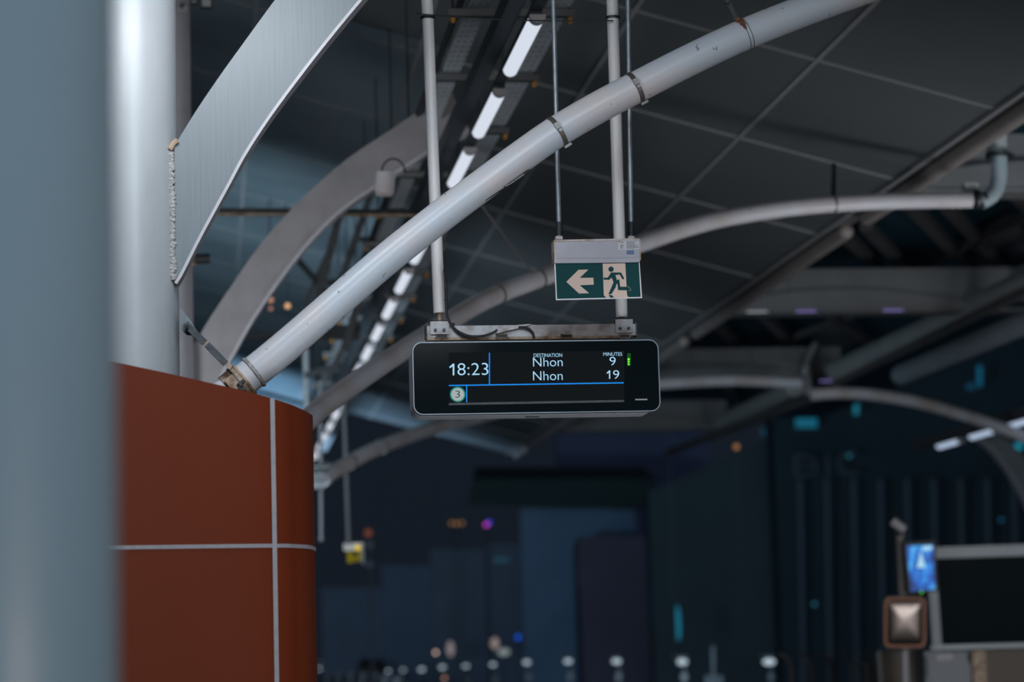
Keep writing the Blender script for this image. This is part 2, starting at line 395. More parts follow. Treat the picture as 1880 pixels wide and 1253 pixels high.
# long drain pipes along the track
def dpipe(x0, y0_, x1, y1_, z, r, m, label, group=None):
    a = PZ(x0, y0_, z); b = PZ(x1, y1_, z); b = Vector((a.x, b.y, z)) if abs(b.x-a.x) < 1.5 else b
    mb = MB().cyl(a, b, r, 24); mb.ball(a, r*1.02, 10)
    return tag(mb.build('drain_pipe', m), label, 'pipe', group)
dpipe(1325, 775, 1470, 712, ZB+.02, .14, 'pipe', 'grey drain pipe descending left from the white clamp joint')
dpipe(1535, 682, 1990, 452, ZB+.02, .15, 'pipe', 'long grey diagonal drain pipe above the pale blue one')
dpipe(1655, 688, 1990, 522, ZB-.45, .13, 'pipeblue', 'pale blue lit drain pipe, lowest of the diagonal pipes at right')
dpipe(1850, 525, 2000, 452, ZB+.35, .15, 'pipe', 'short greenish pipe end at the right edge above the long drain pipe')
tag(MB().bar(PZ(1520, 712, ZB-.25), PZ(1990, 482, ZB-.25), .08, .08).build('cable_duct', 'rafter'), 'dark thin duct between the two long diagonal drain pipes', 'duct')
tag(MB().bar(PZ(1225, 832, ZB-.25), PZ(1500, 728, ZB-.25), .10, .12).build('cable_duct', 'rafter'), 'dark bluish duct under the grey pipe left of the white clamp joint', 'duct')

# white clamp joint where the braces meet
t = thing('clamp_joint', PY(1480, 740, FR[2]-.2), 'round white clamp joint in mid air at the end of the second cross beam', 'joint')
c = PY(1482, 705, FR[2]-.25)
MB().ball(c, .16, 14, (.5, 1, 1.15)).build('joint_body', 'joint', t)
MB().tube(spline([c+Vector((-.02, 0, .1)), c+Vector((.0, 0, .3)), c+Vector((.2, .2, .6))], 5), .05, 12).build('hook', 'pipe', t)
MB().cyl(c+Vector((.05, 0, -.02)), c+Vector((.17, 0, -.02)), .10, 16).build('collar', 'dark', t)

# elbow pipe at the right edge
t = thing('elbow_pipe', P(1840, 372, 20), 'white elbow pipe coming down from the roof at the right edge', 'pipe')
Y = 17.75
g = lambda x, y: PY(x, y, Y)
MB().tube([g(1832, 215)]+spline([g(1834, 285), g(1834, 325), g(1824, 355), g(1800, 372)], 6), .062, 18).build('bend', 'pipeblue', t)
MB().cyl(g(1829, 80), g(1833, 284), .068, 18).build('downpipe', 'pipe', t)
MB().cyl(g(1834, 282), g(1834, 289), .105, 20).build('flange', 'dark', t)
MB().box(tuple(g(1855, 290)-Vector((.01, .01, 0))), tuple(g(1858, 284)+Vector((.02, .03, 0)))).build('bolt', 'dark', t)
t = thing('pipe_coupling', g(1785, 385), 'dark ribbed coupling between the far brace tube and the elbow pipe', 'coupling')
for i, (x, r) in enumerate(((1778, .075), (1790, .085), (1803, .07))):
    MB().cyl(PY(x, 366, Y), PY(x+7, 366, Y), r*.9, 16).build('coupling_ring', 'dark', t)
MB().box(tuple(g(1772, 350)), tuple(g(1796, 336)+Vector((0, .08, 0)))).build('stub', 'pipe', t)
tag(MB().tube(spline([PY(1690, 318, 20.2), PY(1720, 322, 20), PY(1815, 318, 20)], 6), .045, 12).build('bracing_pipe', 'beam'), 'thin grey horizontal pipe beside the elbow pipe under the nearest cross beam', 'pipe')

# ================================================================== COLUMNS AND RIBS
def column(px, Y, r, name, m, label, z1, cat='column'):
    c = PY(px, 600, Y)
    return tag(MB().cyl((c.x, Y, 0.0), (c.x, Y, z1), r, 96).build(name, m, loc=(c.x, Y, 0)), label, cat), c.x
# blurred near column
c = PY(-215, 700, 3.2)
fgx = c.x; tag(MB().cyl((fgx, 3.2, 0), (fgx, 3.2, 5.2), .30, 128).build('station_column', 'near', loc=(fgx, 3.2, 0)), 'large out of focus grey blue column filling the left edge', 'column')
# main column, with rib, weld and bracket as its parts
r1 = 87/F*9.75
c1 = PY(240, 500, 9.7).x
col1 = thing('steel_column', (c1, 9.7, 0), 'glossy white round steel column with a bright lamp reflection, above the orange enclosure', 'column')
MB().cyl((c1, 9.7, 0), (c1, 9.7, 6.4), r1, 96).build('shaft', 'column', col1)
yr = 9.60
def pl(pts, Y): return [PY(x, y, Y) for x, y in pts]
up = [(320, 268), (327, 257), (359, 205), (403, 140), (452, 72), (503, 2), (560, -72), (600, -122)]
lo = [(320, 520), (330, 504), (361, 442), (390, 388), (419, 335), (447, 283), (499, 204), (579, 98), (659, 0), (740, -92)]
U = spline(pl(up, yr), 4); Lw = spline(pl(lo, yr), 4)
def resample(p, n):
    d = [0]
    for i in range(1, len(p)): d.append(d[-1]+(p[i]-p[i-1]).length)
    out = []; j = 0
    for k in range(n):
        s = d[-1]*k/(n-1)
        while j < len(p)-2 and d[j+1] < s: j += 1
        f = (s-d[j])/max(1e-9, d[j+1]-d[j]); out.append(p[j].lerp(p[j+1], min(1, max(0, f))))
    return out
def rib(U, L, th, parent, mweb, mfl, fw_=.012, over=.012):
    n = 48; A = resample(U, n); B = resample(L, n); v = Vector((0, th, 0))
    mb = MB(); mb.grid([A, B]); mb.grid([[a+v for a in B], [a+v for a in A]]); mb.grid([[a+v for a in A], A])
    mb.build('web', mweb, parent)
    # bottom flange plate, slightly wider than the web
    mb = MB(); o = Vector((0, over, 0)); F1 = []; F2 = []
    for i in range(n):
        t = (B[min(i+1, n-1)]-B[max(i-1, 0)]).normalized(); nn = Vector((t.z, 0, -t.x))
        F1.append((B[i], B[i]+nn*fw_))
    rows = [[b-o for b, _ in F1], [q-o for _, q in F1], [q+v+o for _, q in F1], [b+v+o for b, _ in F1], [b-o for b, _ in F1]]
    mb.grid(rows); mb.build('bottom_flange', mfl, parent)
rt = thing('curved_rib', tuple(PY(330, 517, yr)), 'wide pale grey curved rib welded to the white column, sweeping up out of frame', 'rib', None)
rib(U, Lw, .12, rt, 'rib', 'flange')
mb = MB(); 
for i in range(150):
    y = 272+ i*(512-272)/149; x = 314+ (y-268)*.014+random.uniform(-2.2, 2.2)
    mb.ball(PY(x, y, yr-.004), .0095*random.uniform(.7, 1.15)*(1.25 if y > 470 else 1), 5, (random.uniform(.9, 1.5), .6, .9))
mb.build('weld_bead', 'weld', rt)
MB().tube(spline(pl([(312, 275), (318, 264), (326, 258)], yr-.01), 4), .012, 8).build('rust_edge', 'rust', rt)

# second column and rib
Y2 = 16.2
c2 = PY(298, 560, Y2).x; r2 = .205
col2 = thing('steel_column', (c2, Y2, 0), 'second white steel column, mostly hidden behind the glossy one', 'column')
MB().cyl((c2, Y2, 0), (c2, Y2, 7.5), r2, 64).build('shaft', 'flange', col2)
rt = thing('curved_rib', tuple(PY(380, 700, Y2)), 'dull grey curved rib behind the thick white tube, ending by a round can', 'rib')
up = [(340, 660), (352, 640), (385, 585), (425, 525), (470, 460), (520, 400), (575, 345), (640, 290), (700, 250), (775, 200), (830, 168)]
lo = [(385, 760), (400, 700), (428, 645), (465, 580), (520, 500), (575, 432), (630, 380), (688, 340), (740, 305), (800, 268), (860, 238)]
rib(spline(pl(up, Y2), 4), spline(pl(lo, Y2), 4), .16, rt, 'rib2', 'flange', .02, .01)
# floodlight can on column two
t = thing('security_camera', PY(372, 490, Y2-.25), 'small black cylindrical camera on a beige bracket beside the second column', 'camera')
MB().cyl(PY(358, 476, Y2-.25), PY(386, 475, Y2-.25), .034, 16).build('camera_body', 'black', t)
MB().cyl(PY(338, 476, Y2-.18), PY(358, 476, Y2-.25), .045, 16).build('bracket', 'rust', t)
# fittings at the top left
t = thing('junction_box', PY(345, 18, 15.8), 'small fitting bolted to the second column at the top edge', 'fitting')
MB().box(tuple(PY(326, 15, 15.8)), tuple(PY(343, -10, 15.8)+Vector((0, .1, 0)))).build('clamp_plate', 'mount', t)
MB().cyl(PY(334, 10, 15.78), PY(334, 10, 15.9), .02, 10).build('bolt', 'dark', t)
for i, (x0, x1, y0_, y1_) in enumerate(((349, 363, 0, 6), (368, 390, -3, 13))):
    t = thing('small_floodlight', PY(x0, y1_, 15.6), ['left', 'right'][i]+' one of two tiny grey box lights at the very top beside the column', 'light fitting')
    MB().box(tuple(PY(x0, y1_, 15.6)), tuple(PY(x1, y0_, 15.6)+Vector((0, .06, 0)))).build('case', 'dark', t)
    MB().box(tuple(PY(x0+3, y1_-2, 15.59)), tuple(PY(x1-3, y0_+2, 15.6))).build('lens', 'lampgrey', t)
# horizontal tie rod
t = thing('tie_beam', PY(560, 392, 18.0), 'thin dark horizontal tie bar passing behind the ribs', 'bar')
MB().bar(PY(300, 386, 18.0), PY(765, 390, 18.0), .05, .035).build('upper_bar', 'dark', t)
MB().bar(PY(300, 393, 18.0), PY(765, 396, 18.0), .05, .014).build('lower_lip', 'rust', t)
# round can at the end of rib two
t = thing('loudspeaker_can', PY(706, 352, 15.4), 'round beige can hanging beside the end of the dull grey rib', 'speaker')
a = PY(708, 318, 15.4); b = PY(706, 355, 15.4)
MB().cyl(a, b, .062, 24).build('can_body', 'tube2', t)
MB().cyl(b, b-Vector((0, 0, .012)), .056, 24).build('grille', 'tube2', t)
MB().tube([PY(722+22*math.cos(q/12*2*PI), 318+27*math.sin(q/12*2*PI), 15.45) for q in range(4, 13)], .007, 6).build('cable_loop', 'black', t)

# ================================================================== ORANGE ENCLOSURE
enc = thing('column_enclosure', (PY(380, 800, 9.0).x, 9.3, 0), 'orange enamelled enclosure with rounded corner and pale joint strips, wrapped around the column foot', 'enclosure')
# plan outline (x,y), front face then rounded right end, back
XA = PY(120, 800, 8.75); XB = PY(500, 900, 9.00)
xr = PY(578, 900, 9.35).x
front = [Vector((XA.x, 8.80, 0)), Vector((PY(205, 800, 8.84).x, 8.84, 0)), Vector((PY(350, 800, 8.92).x, 8.92, 0)), Vector((XB.x, 9.02, 0)),
         Vector((PY(545, 900, 9.12).x, 9.12, 0)), Vector((PY(568, 900, 9.24).x, 9.24, 0)), Vector((xr, 9.42, 0))]
fr = spline(front, 10)
back = spline([Vector((xr, 9.42, 0)), Vector((xr-.02, 9.85, 0)), Vector((xr-.15, 10.12, 0)), Vector((xr-.35, 10.2, 0)), Vector((XA.x, 10.2, 0))], 8)
left = spline([Vector((XA.x, 10.2, 0)), Vector((XA.x-.4, 9.5, 0)), Vector((XA.x, 8.8, 0))], 8)
loop = fr+back[1:]+left[1:-1]
tops = [(205, 664), (300, 684), (400, 707), (450, 718), (500, 732), (535, 744), (560, 755), (574, 764), (580, 772)]
def topz(p):
    x, y, z = proj(Vector((p.x, p.y, 2.7)))
    if p.y > 9.45: x = 580
    x = max(130, min(580, x))
    for i in range(len(tops)-1):
        if x <= tops[i+1][0] or i == len(tops)-2:
            a, b = tops[i], tops[i+1]; ty = a[1]+(b[1]-a[1])*(x-a[0])/(b[0]-a[0]); break
    rr = ray(x, ty); yy = min(p.y, 9.45)
    return (CAM+rr*((yy-CAM.y)/rr.y)).z
mb = MB(); N = len(loop)
bot = [Vector((p.x, p.y, 0)) for p in loop]; tp = [Vector((p.x, p.y, topz(p))) for p in loop]
mb.grid([bot+[bot[0]], tp+[tp[0]]])
cen = Vector((sum(p.x for p in loop)/N, 9.5, 0))
inn = [q+(Vector((cen.x, cen.y, q.z))-q).normalized()*.02 for q in tp]; inb = [Vector((q.x, q.y, q.z-.5)) for q in inn]
mb.grid([tp+[tp[0]], inn+[inn[0]], inb+[inb[0]]])
mb.build('shell', 'orange', enc)
# joint strips (raised 3 mm)
def strip_band(z_of, h, name):
    mb = MB(); rows = [[], []]; o = []
    for i, p in enumerate(fr+back[1:12]):
        q = (Vector((p.x, p.y, 0))-Vector((cen.x, cen.y, 0))).normalized(); z = z_of(p)
        rows[0].append(Vector((p.x, p.y, z-h/2))+Vector((q.x*.0, 0, 0))); rows[1].append(Vector((p.x, p.y, z+h/2)))
    n = len(rows[0]); out = [[], []]
    for r in (0, 1):
        for i in range(n):
            t = (rows[r][min(i+1, n-1)]-rows[r][max(i-1, 0)]); nn = Vector((t.y, -t.x, 0)).normalized()*.004
            out[r].append(rows[r][i]+nn)
    mb.grid([rows[0], out[0], out[1], rows[1]]); return mb.build(name, 'joint', enc)
zc = lambda p: PY(505, 1002.5, 9.02).z + (p.x-XB.x)*.005
strip_band(zc, .0145, 'horizontal_joint_strip')
px_ = XB.x; a = PY(500, 732, 9.0155); b = PY(509, 1253, 9.0155)
MB().prism([(a.x-.0085, 9.0125, a.z), (a.x+.0085, 9.0150, a.z), (b.x+.0085+ (b.x-a.x)*0, 9.0150, 0), (b.x-.0085, 9.0125, 0)], (0, .006, 0)).build('vertical_joint_strip', 'joint', enc)

# ================================================================== THICK TUBE (near)
YT = 9.60; RTB = .0655
cl = [(400, 735), (452, 695), (520, 640), (600, 571), (700, 484), (790, 412), (880, 344), (960, 285), (1022, 242), (1095, 199), (1165, 162), (1265, 111), (1365, 64), (1470, 22), (1580, -18), (1700, -58)]
tube = thing('brace_tube', tuple(PY(430, 712, YT)), 'thick white curved tube in focus, strapped by two steel bands, crossing the whole picture', 'tube')
CL = spline(pl(cl, YT), 6)
MB().tube(CL, RTB, 48).build('tube_body', 'tube', tube)
def tang(px, py):
    p = PY(px, py, YT); j = min(range(len(CL)), key=lambda i: (CL[i]-p).length)
    return CL[j], (CL[min(j+1, len(CL)-1)]-CL[max(j-1, 0)]).normalized()
for (x, y) in ((1022, 242), (1165, 162)):
    c, t = tang(x, y); nrm_ = Vector((-t.z, 0, t.x))
    st = thing('steel_strap', tuple(c-nrm_*.07), ('lower' if x < 1100 else 'upper')+' of the two dark steel bands clamped around the thick white tube', 'strap', 'steel bands on the thick tube')
    MB().cyl(c-t*.010, c+t*.010, RTB+.0035, 48).build('band', 'strap', st)
    f = c+Vector((0, -RTB-.006, 0))+nrm_*.012
    MB().obox(f, t, Vector((0, 1, 0)), nrm_, .011, .006, .013).build('buckle', 'strap', st)
    MB().obox(f+nrm_*-.022, t, Vector((0, 1, 0)), nrm_, .007, .004, .006).build('buckle_tail', 'strap', st)
    e = c-nrm_*(RTB+.008)
    MB().obox(e+t*.006, t, Vector((0, 1, 0)), nrm_, .016, .012, .005).build('clasp', 'strap', st)
c, t = tang(1365, 66)
mb = MB(); mb.cyl(c-t*.0015, c+t*.0015, RTB+.0018, 48); mb.cyl(c+t*.014, c+t*.017, RTB+.0018, 48); mb.build('weld_ring', 'strap', tube)
nn = Vector((-t.z, 0, t.x))
mb = MB()
rows = [[], []]
for i in range(14):
    a = i/13*1.5; dirv = nn*math.cos(a)+Vector((0, -1, 0))*math.sin(a)
    wd = .020*(1-i/13)**.7*(1+.3*math.sin(i*2.3))+.002
    rows[0].append(c+dirv*(RTB+.0012)-t*wd); rows[1].append(c+dirv*(RTB+.0012)+t*wd)
mb.grid(rows); mb.build('rust_streak', 'rustp', tube)
# hanger above the weld
t2 = thing('hanger_strap', tuple(PY(1355, 42, YT)), 'rusty dark flat hanger bar rising from the thick tube to the top edge', 'hanger')
MB().bar(PY(1354, 40, YT), PY(1335, 2, YT), .022, .010, Vector((0, 1, 0))).build('flat_bar', 'dark', t2)
MB().bar(PY(1336, 6, YT-.01), PY(1300, -90, YT-.01), .016, .010, Vector((0, 1, 0))).build('upper_bar', 'dark', t2)
MB().cyl(PY(1355, 36, YT-.02), PY(1355, 36, YT+.02), .009, 10).build('bolt', 'rustp', t2)
# collar ring and clamp assembly at the foot
c, t = tang(450, 690); nn = Vector((-t.z, 0, t.x))
MB().tube([c+t*(.03+.0), c+t*.034, c+t*.044, c+t*.048], [RTB, RTB+.006, RTB+.006, RTB], 40, False).build('collar_weld', 'weld', tube)
cs = thing('tube_clamp', tuple(c-Vector((0, 0, .1))), 'rusty beige pipe clamp at the foot of the thick tube above the orange enclosure', 'clamp')
MB().cyl(c-t*.085, c-t*.012, RTB+.006, 40).build('clamp_sleeve', 'rust', cs)
MB().cyl(c-t*.040, c-t*.034, RTB+.011, 40).build('clamp_rib', 'dark', cs)
MB().cyl(c-t*.016, c-t*.006, RTB+.010, 40).build('clamp_rim', 'rust', cs)
fr_ = c+Vector((0, -RTB-.012, 0))
MB().obox(fr_-t*.060+nn*.010, t, Vector((0, 1, 0)), nn, .020, .010, .030).build('clamp_ear', 'rust', cs)
mb = MB(); mb.obox(fr_-t*.035-nn*.008, t, Vector((0, 1, 0)), nn, .016, .014, .006); mb.obox(fr_-t*.050-nn*.02, t, Vector((0, 1, 0)), nn, .005, .014, .014); mb.build('bolt_bracket', 'black', cs)
for q in (-.012, -.034):
    MB().cyl(fr_-t*.040+nn*q-Vector((0, .022, 0)), fr_-t*.040+nn*q, .007, 6).build('bolt', 'dark', cs)
# base pipe stub lower left
MB().cyl(c-t*.15, c-t*.085, RTB-.010, 32).build('base_stub', 'rust', cs)
# turnbuckle link from the column to the clamp
lk = thing('tie_link', tuple(PY(340, 600, 9.5)), 'dark jointed steel tie link between the white column and the tube clamp', 'link')
YL = 9.52
def lbar(a, b, w_, th, m, nm):
    return MB().bar(PY(*a, YL), PY(*b, YL), w_, th, Vector((0, 1, 0))).build(nm, m, lk)
MB().prism([PY(331, 565, YL+.03), PY(350, 588, YL+.03), PY(359, 604, YL+.03), PY(352, 616, YL+.03), PY(342, 615, YL+.03), PY(331, 603, YL+.03)], (0, .012, 0)).build('gusset', 'rib', lk)
MB().prism([PY(336, 596, YL), PY(345, 590, YL), PY(361, 605, YL), PY(353, 615, YL), PY(343, 607, YL)], (0, .012, 0)).build('fork_end', 'dark', lk)
MB().cyl(PY(344, 600, YL-.02), PY(344, 600, YL+.03), .008, 8).build('pin', 'black', lk)
lbar((353, 608), (376, 630), .026, .016, 'dark', 'upper_link')
lbar((374, 627), (381, 634), .012, .012, 'rust', 'threaded_rod')
lbar((380, 633), (414, 668), .026, .016, 'dark', 'lower_link')
lbar((412, 664), (424, 676), .016, .010, 'rust', 'lower_eye')

# black printed strip under the thick tube
sp = thing('printed_strip', tuple(PY(900, 350, YT)), 'thin black strip with tiny pale lettering along the underside of the thick tube', 'strip')
sa, sb_ = (868, 377), (974, 311)
ps = spline(pl([(868, 378), (890, 366.5), (915, 350.5), (945, 332), (974, 312)], YT-.022), 5)
MB().tube(ps, [.003]+[.0068]*(len(ps)-2)+[.003], 8).build('strip_body', 'black', sp)
mb = MB(); 
for i in range(26):
    s = .28+.6*i/25; 
    if i == 13: continue
    q = ps[0].lerp(ps[-1], s); j = min(int(s*(len(ps)-1)), len(ps)-2); q = ps[j].lerp(ps[j+1], s*(len(ps)-1)-j)
    mb.obox(q+Vector((0, -.0068, random.uniform(-.001, .001))), Vector((.85, 0, .53)), Vector((0, 1, 0)), Vector((-.53, 0, .85)), .0022, .0008, .0022)
mb.build('lettering', 'whiteink', sp)
MB().obox(PY(868, 377, YT-.02), Vector((.85, 0, .53)), Vector((0, 1, 0)), Vector((-.53, 0, .85)), .008, .004, .004).build('end_clip', 'galv', sp)

# ================================================================== FAR BRACE TUBES
def ftube(pts, rad, m, label, name='brace_tube'):
    q = spline([P(x, y, z) for x, y, z in pts], 8)
    t = thing(name, tuple(q[0]), label, 'tube', 'far brace tubes')
    MB().tube(q, rad, 28).build('tube_body', m, t); return t, q
t, q = ftube([(545, 790, 13.4), (600, 742, 13.8), (690, 677, 14.3), (790, 612, 15), (890, 552, 15.8), (990, 512, 16.2), (1100, 474, 16.6), (1180, 446, 17), (1300, 408, 17.4), (1420, 386, 17.7), (1530, 375, 17.9), (1650, 369, 18), (1785, 367, 18)], .062, 'tube2',
             'blurred white curved tube passing behind the exit sign and up to the elbow pipe')
for (px, zz) in ((910, 15.9), (985, 16.2), (1530, 17.9)):
    j = min(range(len(q)), key=lambda i: abs(proj(q[i])[0]-px)); d = (q[j+1]-q[j-1]).normalized()
    MB().cyl(q[j]-d*.006, q[j]+d*.006, .0685, 28).build('seam_ring', 'strap', t)
tag(MB().bar(q[j]+Vector((0, 0, .05)), P(1531, 302, 18.6), .03, .02, Vector((0, 1, 0))).build('hanger_strap', 'dark'), 'small dark hanger above the blurred white tube, under the dark roof', 'hanger')
t, q3 = ftube([(594, 880, 24.5), (620, 862, 24.9), (690, 825, 26), (775, 793, 28), (870, 768, 30), (980, 740, 31.5), (1100, 716, 33), (1230, 704, 33.6), (1350, 699, 34), (1470, 704, 34.2)], .078, 'tube2',
             'low blurred white tube passing under and behind the display')
for px in (640, 700):
    j = min(range(len(q3)), key=lambda i: abs(proj(q3[i])[0]-px)); d = (q3[j+1]-q3[j-1]).normalized()
    MB().cyl(q3[j]-d*.02, q3[j]+d*.02, .081, 24).build('seam_ring', 'strap', t)
ftube([(1488, 725, 34.2), (1540, 722, 34.2), (1600, 725, 34.3), (1680, 738, 34.5), (1760, 760, 34.8), (1830, 783, 35), (1900, 812, 35)], .085, 'tube2',
      'blurred brown grey tube arching down to the right from the white clamp joint')
# bracket block that carries the low tube
t = thing('bracket_block', tuple(P(590, 895, 24.2)), 'grey stepped bracket head beside the orange enclosure holding the low tube', 'bracket')
g = lambda x, y: P(x, y, 23.9)
for (x0, x1, y0_, y1_, m) in ((540, 608, 849, 852, 'rafter'), (540, 606, 855, 860, 'beam'), (540, 600, 868, 884, 'rafter'), (540, 597, 884, 897, 'beam')):
    MB().box(tuple(g(x0, y1_)), tuple(g(x1, y0_)+Vector((0, .4, 0)))).build('plate', m, t)
q = g(556, 897); MB().cyl((q.x, q.y+.2, 0), (q.x, q.y+.2, q.z), .09, 24).build('support_post', 'tube2', t)
MB().box(tuple(g(540, 869)), tuple(g(585, 858)+Vector((0, .3, 0)))).build('neck', 'dark', t)
# opposite platform curved rib
rt = thing('curved_rib', tuple(P(1880, 920, 36)), 'pale curved rib of the opposite roof, low at the right edge', 'rib')
ru = spline([P(x, y, 41) for x, y in ((1785, 797), (1820, 822), (1850, 858), (1880, 908), (1905, 960))], 6)
rl = spline([P(x, y, 41) for x, y in ((1822, 790), (1850, 808), (1885, 845), (1915, 890), (1940, 940))], 6)
rib(rl, ru, .2, rt, 'rib', 'flange', .03)

# ================================================================== CABLE TRAYS, TRUNKING, LIGHTS
YL1 = PY(959, 84, 12.62); ZL = YL1.z; XL = YL1.x
PITCHL = 1.63; LEN = 1.15
ords = ['first', 'second', 'third', 'fourth', 'fifth', 'sixth', 'seventh', 'eighth', 'ninth', 'tenth', 'eleventh', 'twelfth', 'thirteenth', 'fourteenth', 'fifteenth', 'sixteenth', 'seventeenth', 'eighteenth']
def make_batten(label, group, md):
    o = thing('tube_light', (XL, YL1.y, ZL), label, 'lamp', group)
    r = .041; n = 14; y0, y1 = YL1.y-LEN/2, YL1.y+LEN/2
    # half round diffuser with a rounded far end
    mb = MB(); rows = []
    for (yy, k) in [(y0, 1), (y1-.04, 1)]+[(y1-.04+.04*math.sin(a), math.cos(a)) for a in (PI/8, PI/4, 3*PI/8, PI/2*.98)]:
        rows.append([Vector((XL+r*k*math.cos(PI+PI*i/n), yy, ZL+r*k*math.sin(PI+PI*i/n)*1.0)) for i in range(n+1)])
    mb.grid(rows)
    mb.build('diffuser', md, o)
    MB().box((XL-r*.8, y0, ZL+.001), (XL+r*.8, y1, ZL+.035)).build('lamp_body', 'trunk', o)
    mb = MB(); mb.prism([Vector((XL+r*1.04*math.cos(PI+PI*i/n), y0-.055, ZL+r*1.04*math.sin(PI+PI*i/n))) for i in range(n+1)]+[Vector((XL+r*1.04, y0-.055, ZL+.004)), Vector((XL-r*1.04, y0-.055, ZL+.004))], (0, .055, 0))
    mb.build('end_cap', 'lampgrey', o)
    return o
NL = 17
base = make_batten('white tube light nearest the camera, highest of the glowing row', 'lit tube lights in the row under the cable trays', 'lamp')
for i in range(1, NL):
    copy_tree(base, (XL, YL1.y+PITCHL*i, ZL), 'lit white tube light, '+ords[i]+' from the top in the descending row')
b2 = make_batten('x', 'lit tube lights of the opposite platform', 'lampfar')
a = P(1743, 813, 38.6); b2.location = a; b2['label'] = 'leftmost of three small lit tube lights under the opposite roof'
for i, (lb) in ((1, 'middle of three small lit tube lights under the opposite roof'), (2, 'rightmost and shortest of three small lit tube lights under the opposite roof')):
    copy_tree(b2, a+Vector((.0, -PITCHL*i*1.04, 0)), lb)
for o in [b2]+[o for o in C.objects if o.get('group') == 'lit tube lights of the opposite platform']:
    o.scale = (1.5, 1, 1.5)
tag(MB().bar(a+Vector((0, 2, .12)), a+Vector((0, -5, .12)), .12, .12).build('cable_trunking', 'rafter'), 'dark trunking above the three small lights of the opposite platform', 'trunking')

# long runs above
tag(MB().box((XL-.135, YL1.y-4, ZL+.10), (XL-.047, 43, ZL+.20)).build('cable_trunking', 'trunk'), 'dark square trunking just left of the row of tube lights', 'trunking')
tag(MB().box((XL-.03, YL1.y-4, ZL+.036), (XL+.03, 43, ZL+.06)).build('lighting_rail', 'trunk'), 'narrow rail carrying the row of tube lights', 'rail')
zt = ZL+.40
tag(MB().box((XL-.21, YL1.y-4, zt), (XL-.10, 43, zt+.05)).build('cable_tray', 'tray', loc=(XL-.21, YL1.y-4, zt)), 'narrow perforated cable tray left of the dark trunking', 'cable tray', 'perforated cable trays')
tag(MB().box((XL+.235, YL1.y-4, zt), (XL+.375, 43, zt+.05)).build('cable_tray', 'tray', loc=(XL+.235, YL1.y-4, zt)), 'wide perforated cable tray right of the tube lights', 'cable tray', 'perforated cable trays')
tag(MB().tube([(XL-.25, YL1.y-4, zt+.04), (XL-.25, 43, zt+.04)], .022, 10).build('power_cable', 'black'), 'thick black cable beside the left cable tray', 'cable')
# cross bars with rods
zb = zt-.035
def crossbar(Yc, label, proto=None):
    x0, x1 = XL-.33, XL+.40
    t = thing('tray_crossbar', (XL, Yc, zb), label, 'support', 'hanging crossbars under the cable trays')
    MB().box((x0, Yc-.02, zb-.02), (x1, Yc+.02, zb+.02)).build('channel', 'beam', t)
    MB().box((x0+.02, Yc-.012, zb-.026), (x1-.02, Yc+.012, zb-.02)).build('slot', 'dark', t)
    for x in (x0+.03, x1-.03):
        MB().cyl((x, Yc, zb), (x, Yc, roofz(x)), .007, 8).build('hanger_rod', 'dark', t)
        MB().tube([(x, Yc, zb-.022), (x, Yc, zb-.03), (x, Yc, zb-.055), (x, Yc, zb-.06)], [.012, .015, .013, .004], 10).build('rod_cap', 'cap', t)
    return t
Yb = PY(950, 40, 13.3).y
for i in range(13):
    crossbar(Yb+1.55*i, 'thin hanging crossbar with amber rod caps, '+ords[i]+' from the top under the cable trays')

# ================================================================== DISPLAY
YD = 10.40
disp = thing('information_display', tuple(PY(985, 770, YD)), 'black wide passenger information display lit with blue text, hanging from two poles', 'display')
def pr(px0, px1, py0, py1, Y):     # world rectangle of a pixel rectangle around its centre
    a = PY(px0, (py0+py1)/2, Y); b = PY(px1, (py0+py1)/2, Y); cx = (px0+px1)/2
    return a.x, b.x, PY(cx, py1, Y).z, PY(cx, py0, Y).z
tilt = math.radians(0.35)
x0, x1, z0, z1 = pr(758, 1211, 626, 759, YD)
cxd = (x0+x1)/2; czd = (z0+z1)/2
mm = .0024
def shell(x0, x1, z0, z1, r, y0, y1, name, m, hole=None):
    mb = MB(); o = rrect(x0, x1, z0, z1, r)
    if hole:
        i_ = rrect(x0+hole, x1-hole, z0+hole, z1-hole, max(.005, r-hole))
        n = len(o); rows = [[Vector((a, y, b)) for a, b in pts] for pts, y in ((i_, y0+.004), (i_, y0), (o, y0), (o, y1))]
        rows = [r_+[r_[0]] for r_ in rows]; mb.grid(rows)
        mb.add([Vector((a, y1, b)) for a, b in o], [tuple(range(n))])
    else: mb.prism([Vector((a, y0, b)) for a, b in o], (0, y1-y0, 0))
    return mb.build(name, m, disp)
shell(x0, x1, z0, z1, .042, YD, YD+.05, 'front_bezel', 'bezel', .0042)
mb = MB(); o = rrect(x0+.0043, x1-.0043, z0+.0043, z1-.0043, .038); mb.prism([Vector((a, YD+.004, b)) for a, b in o], (0, .01, 0)); mb.build('front_glass', 'blackgloss', disp)
shell(x0+.012, x1-.012, z0+.012, z1-.012, .035, YD+.05, YD+.11, 'gasket', 'black')
shell(x0+.006, x1-.006, z0+.004, z1-.008, .042, YD+.11, YD+.27, 'rear_housing', 'housing')
mb = MB(); xm = (x0+x1)/2; mb.box((xm-.03, YD+.14, z0+.001), (xm+.03, YD+.20, z0+.0042)); mb.build('lock_plate', 'galv', disp)
YF = YD+.0038
def quad(px0, py0, px1, py1, m, name, dy=0.0, slope=-.012, lab=None):
    pts = [(px0, py0), (px1, py0+slope*(px1-px0)), (px1, py1+slope*(px1-px0)), (px0, py1)]
    o = MB().prism(pl(pts, YF-dy), (0, .0008, 0)).build(name, m, disp)
    if lab: o['label'] = lab
    return o
quad(824, 648, 1146, 740, 'screenbg', 'lcd_panel', .0008)
quad(824, 740.5, 1146, 744.5, 'dark', 'lcd_lower_rim', .0016, -.018)
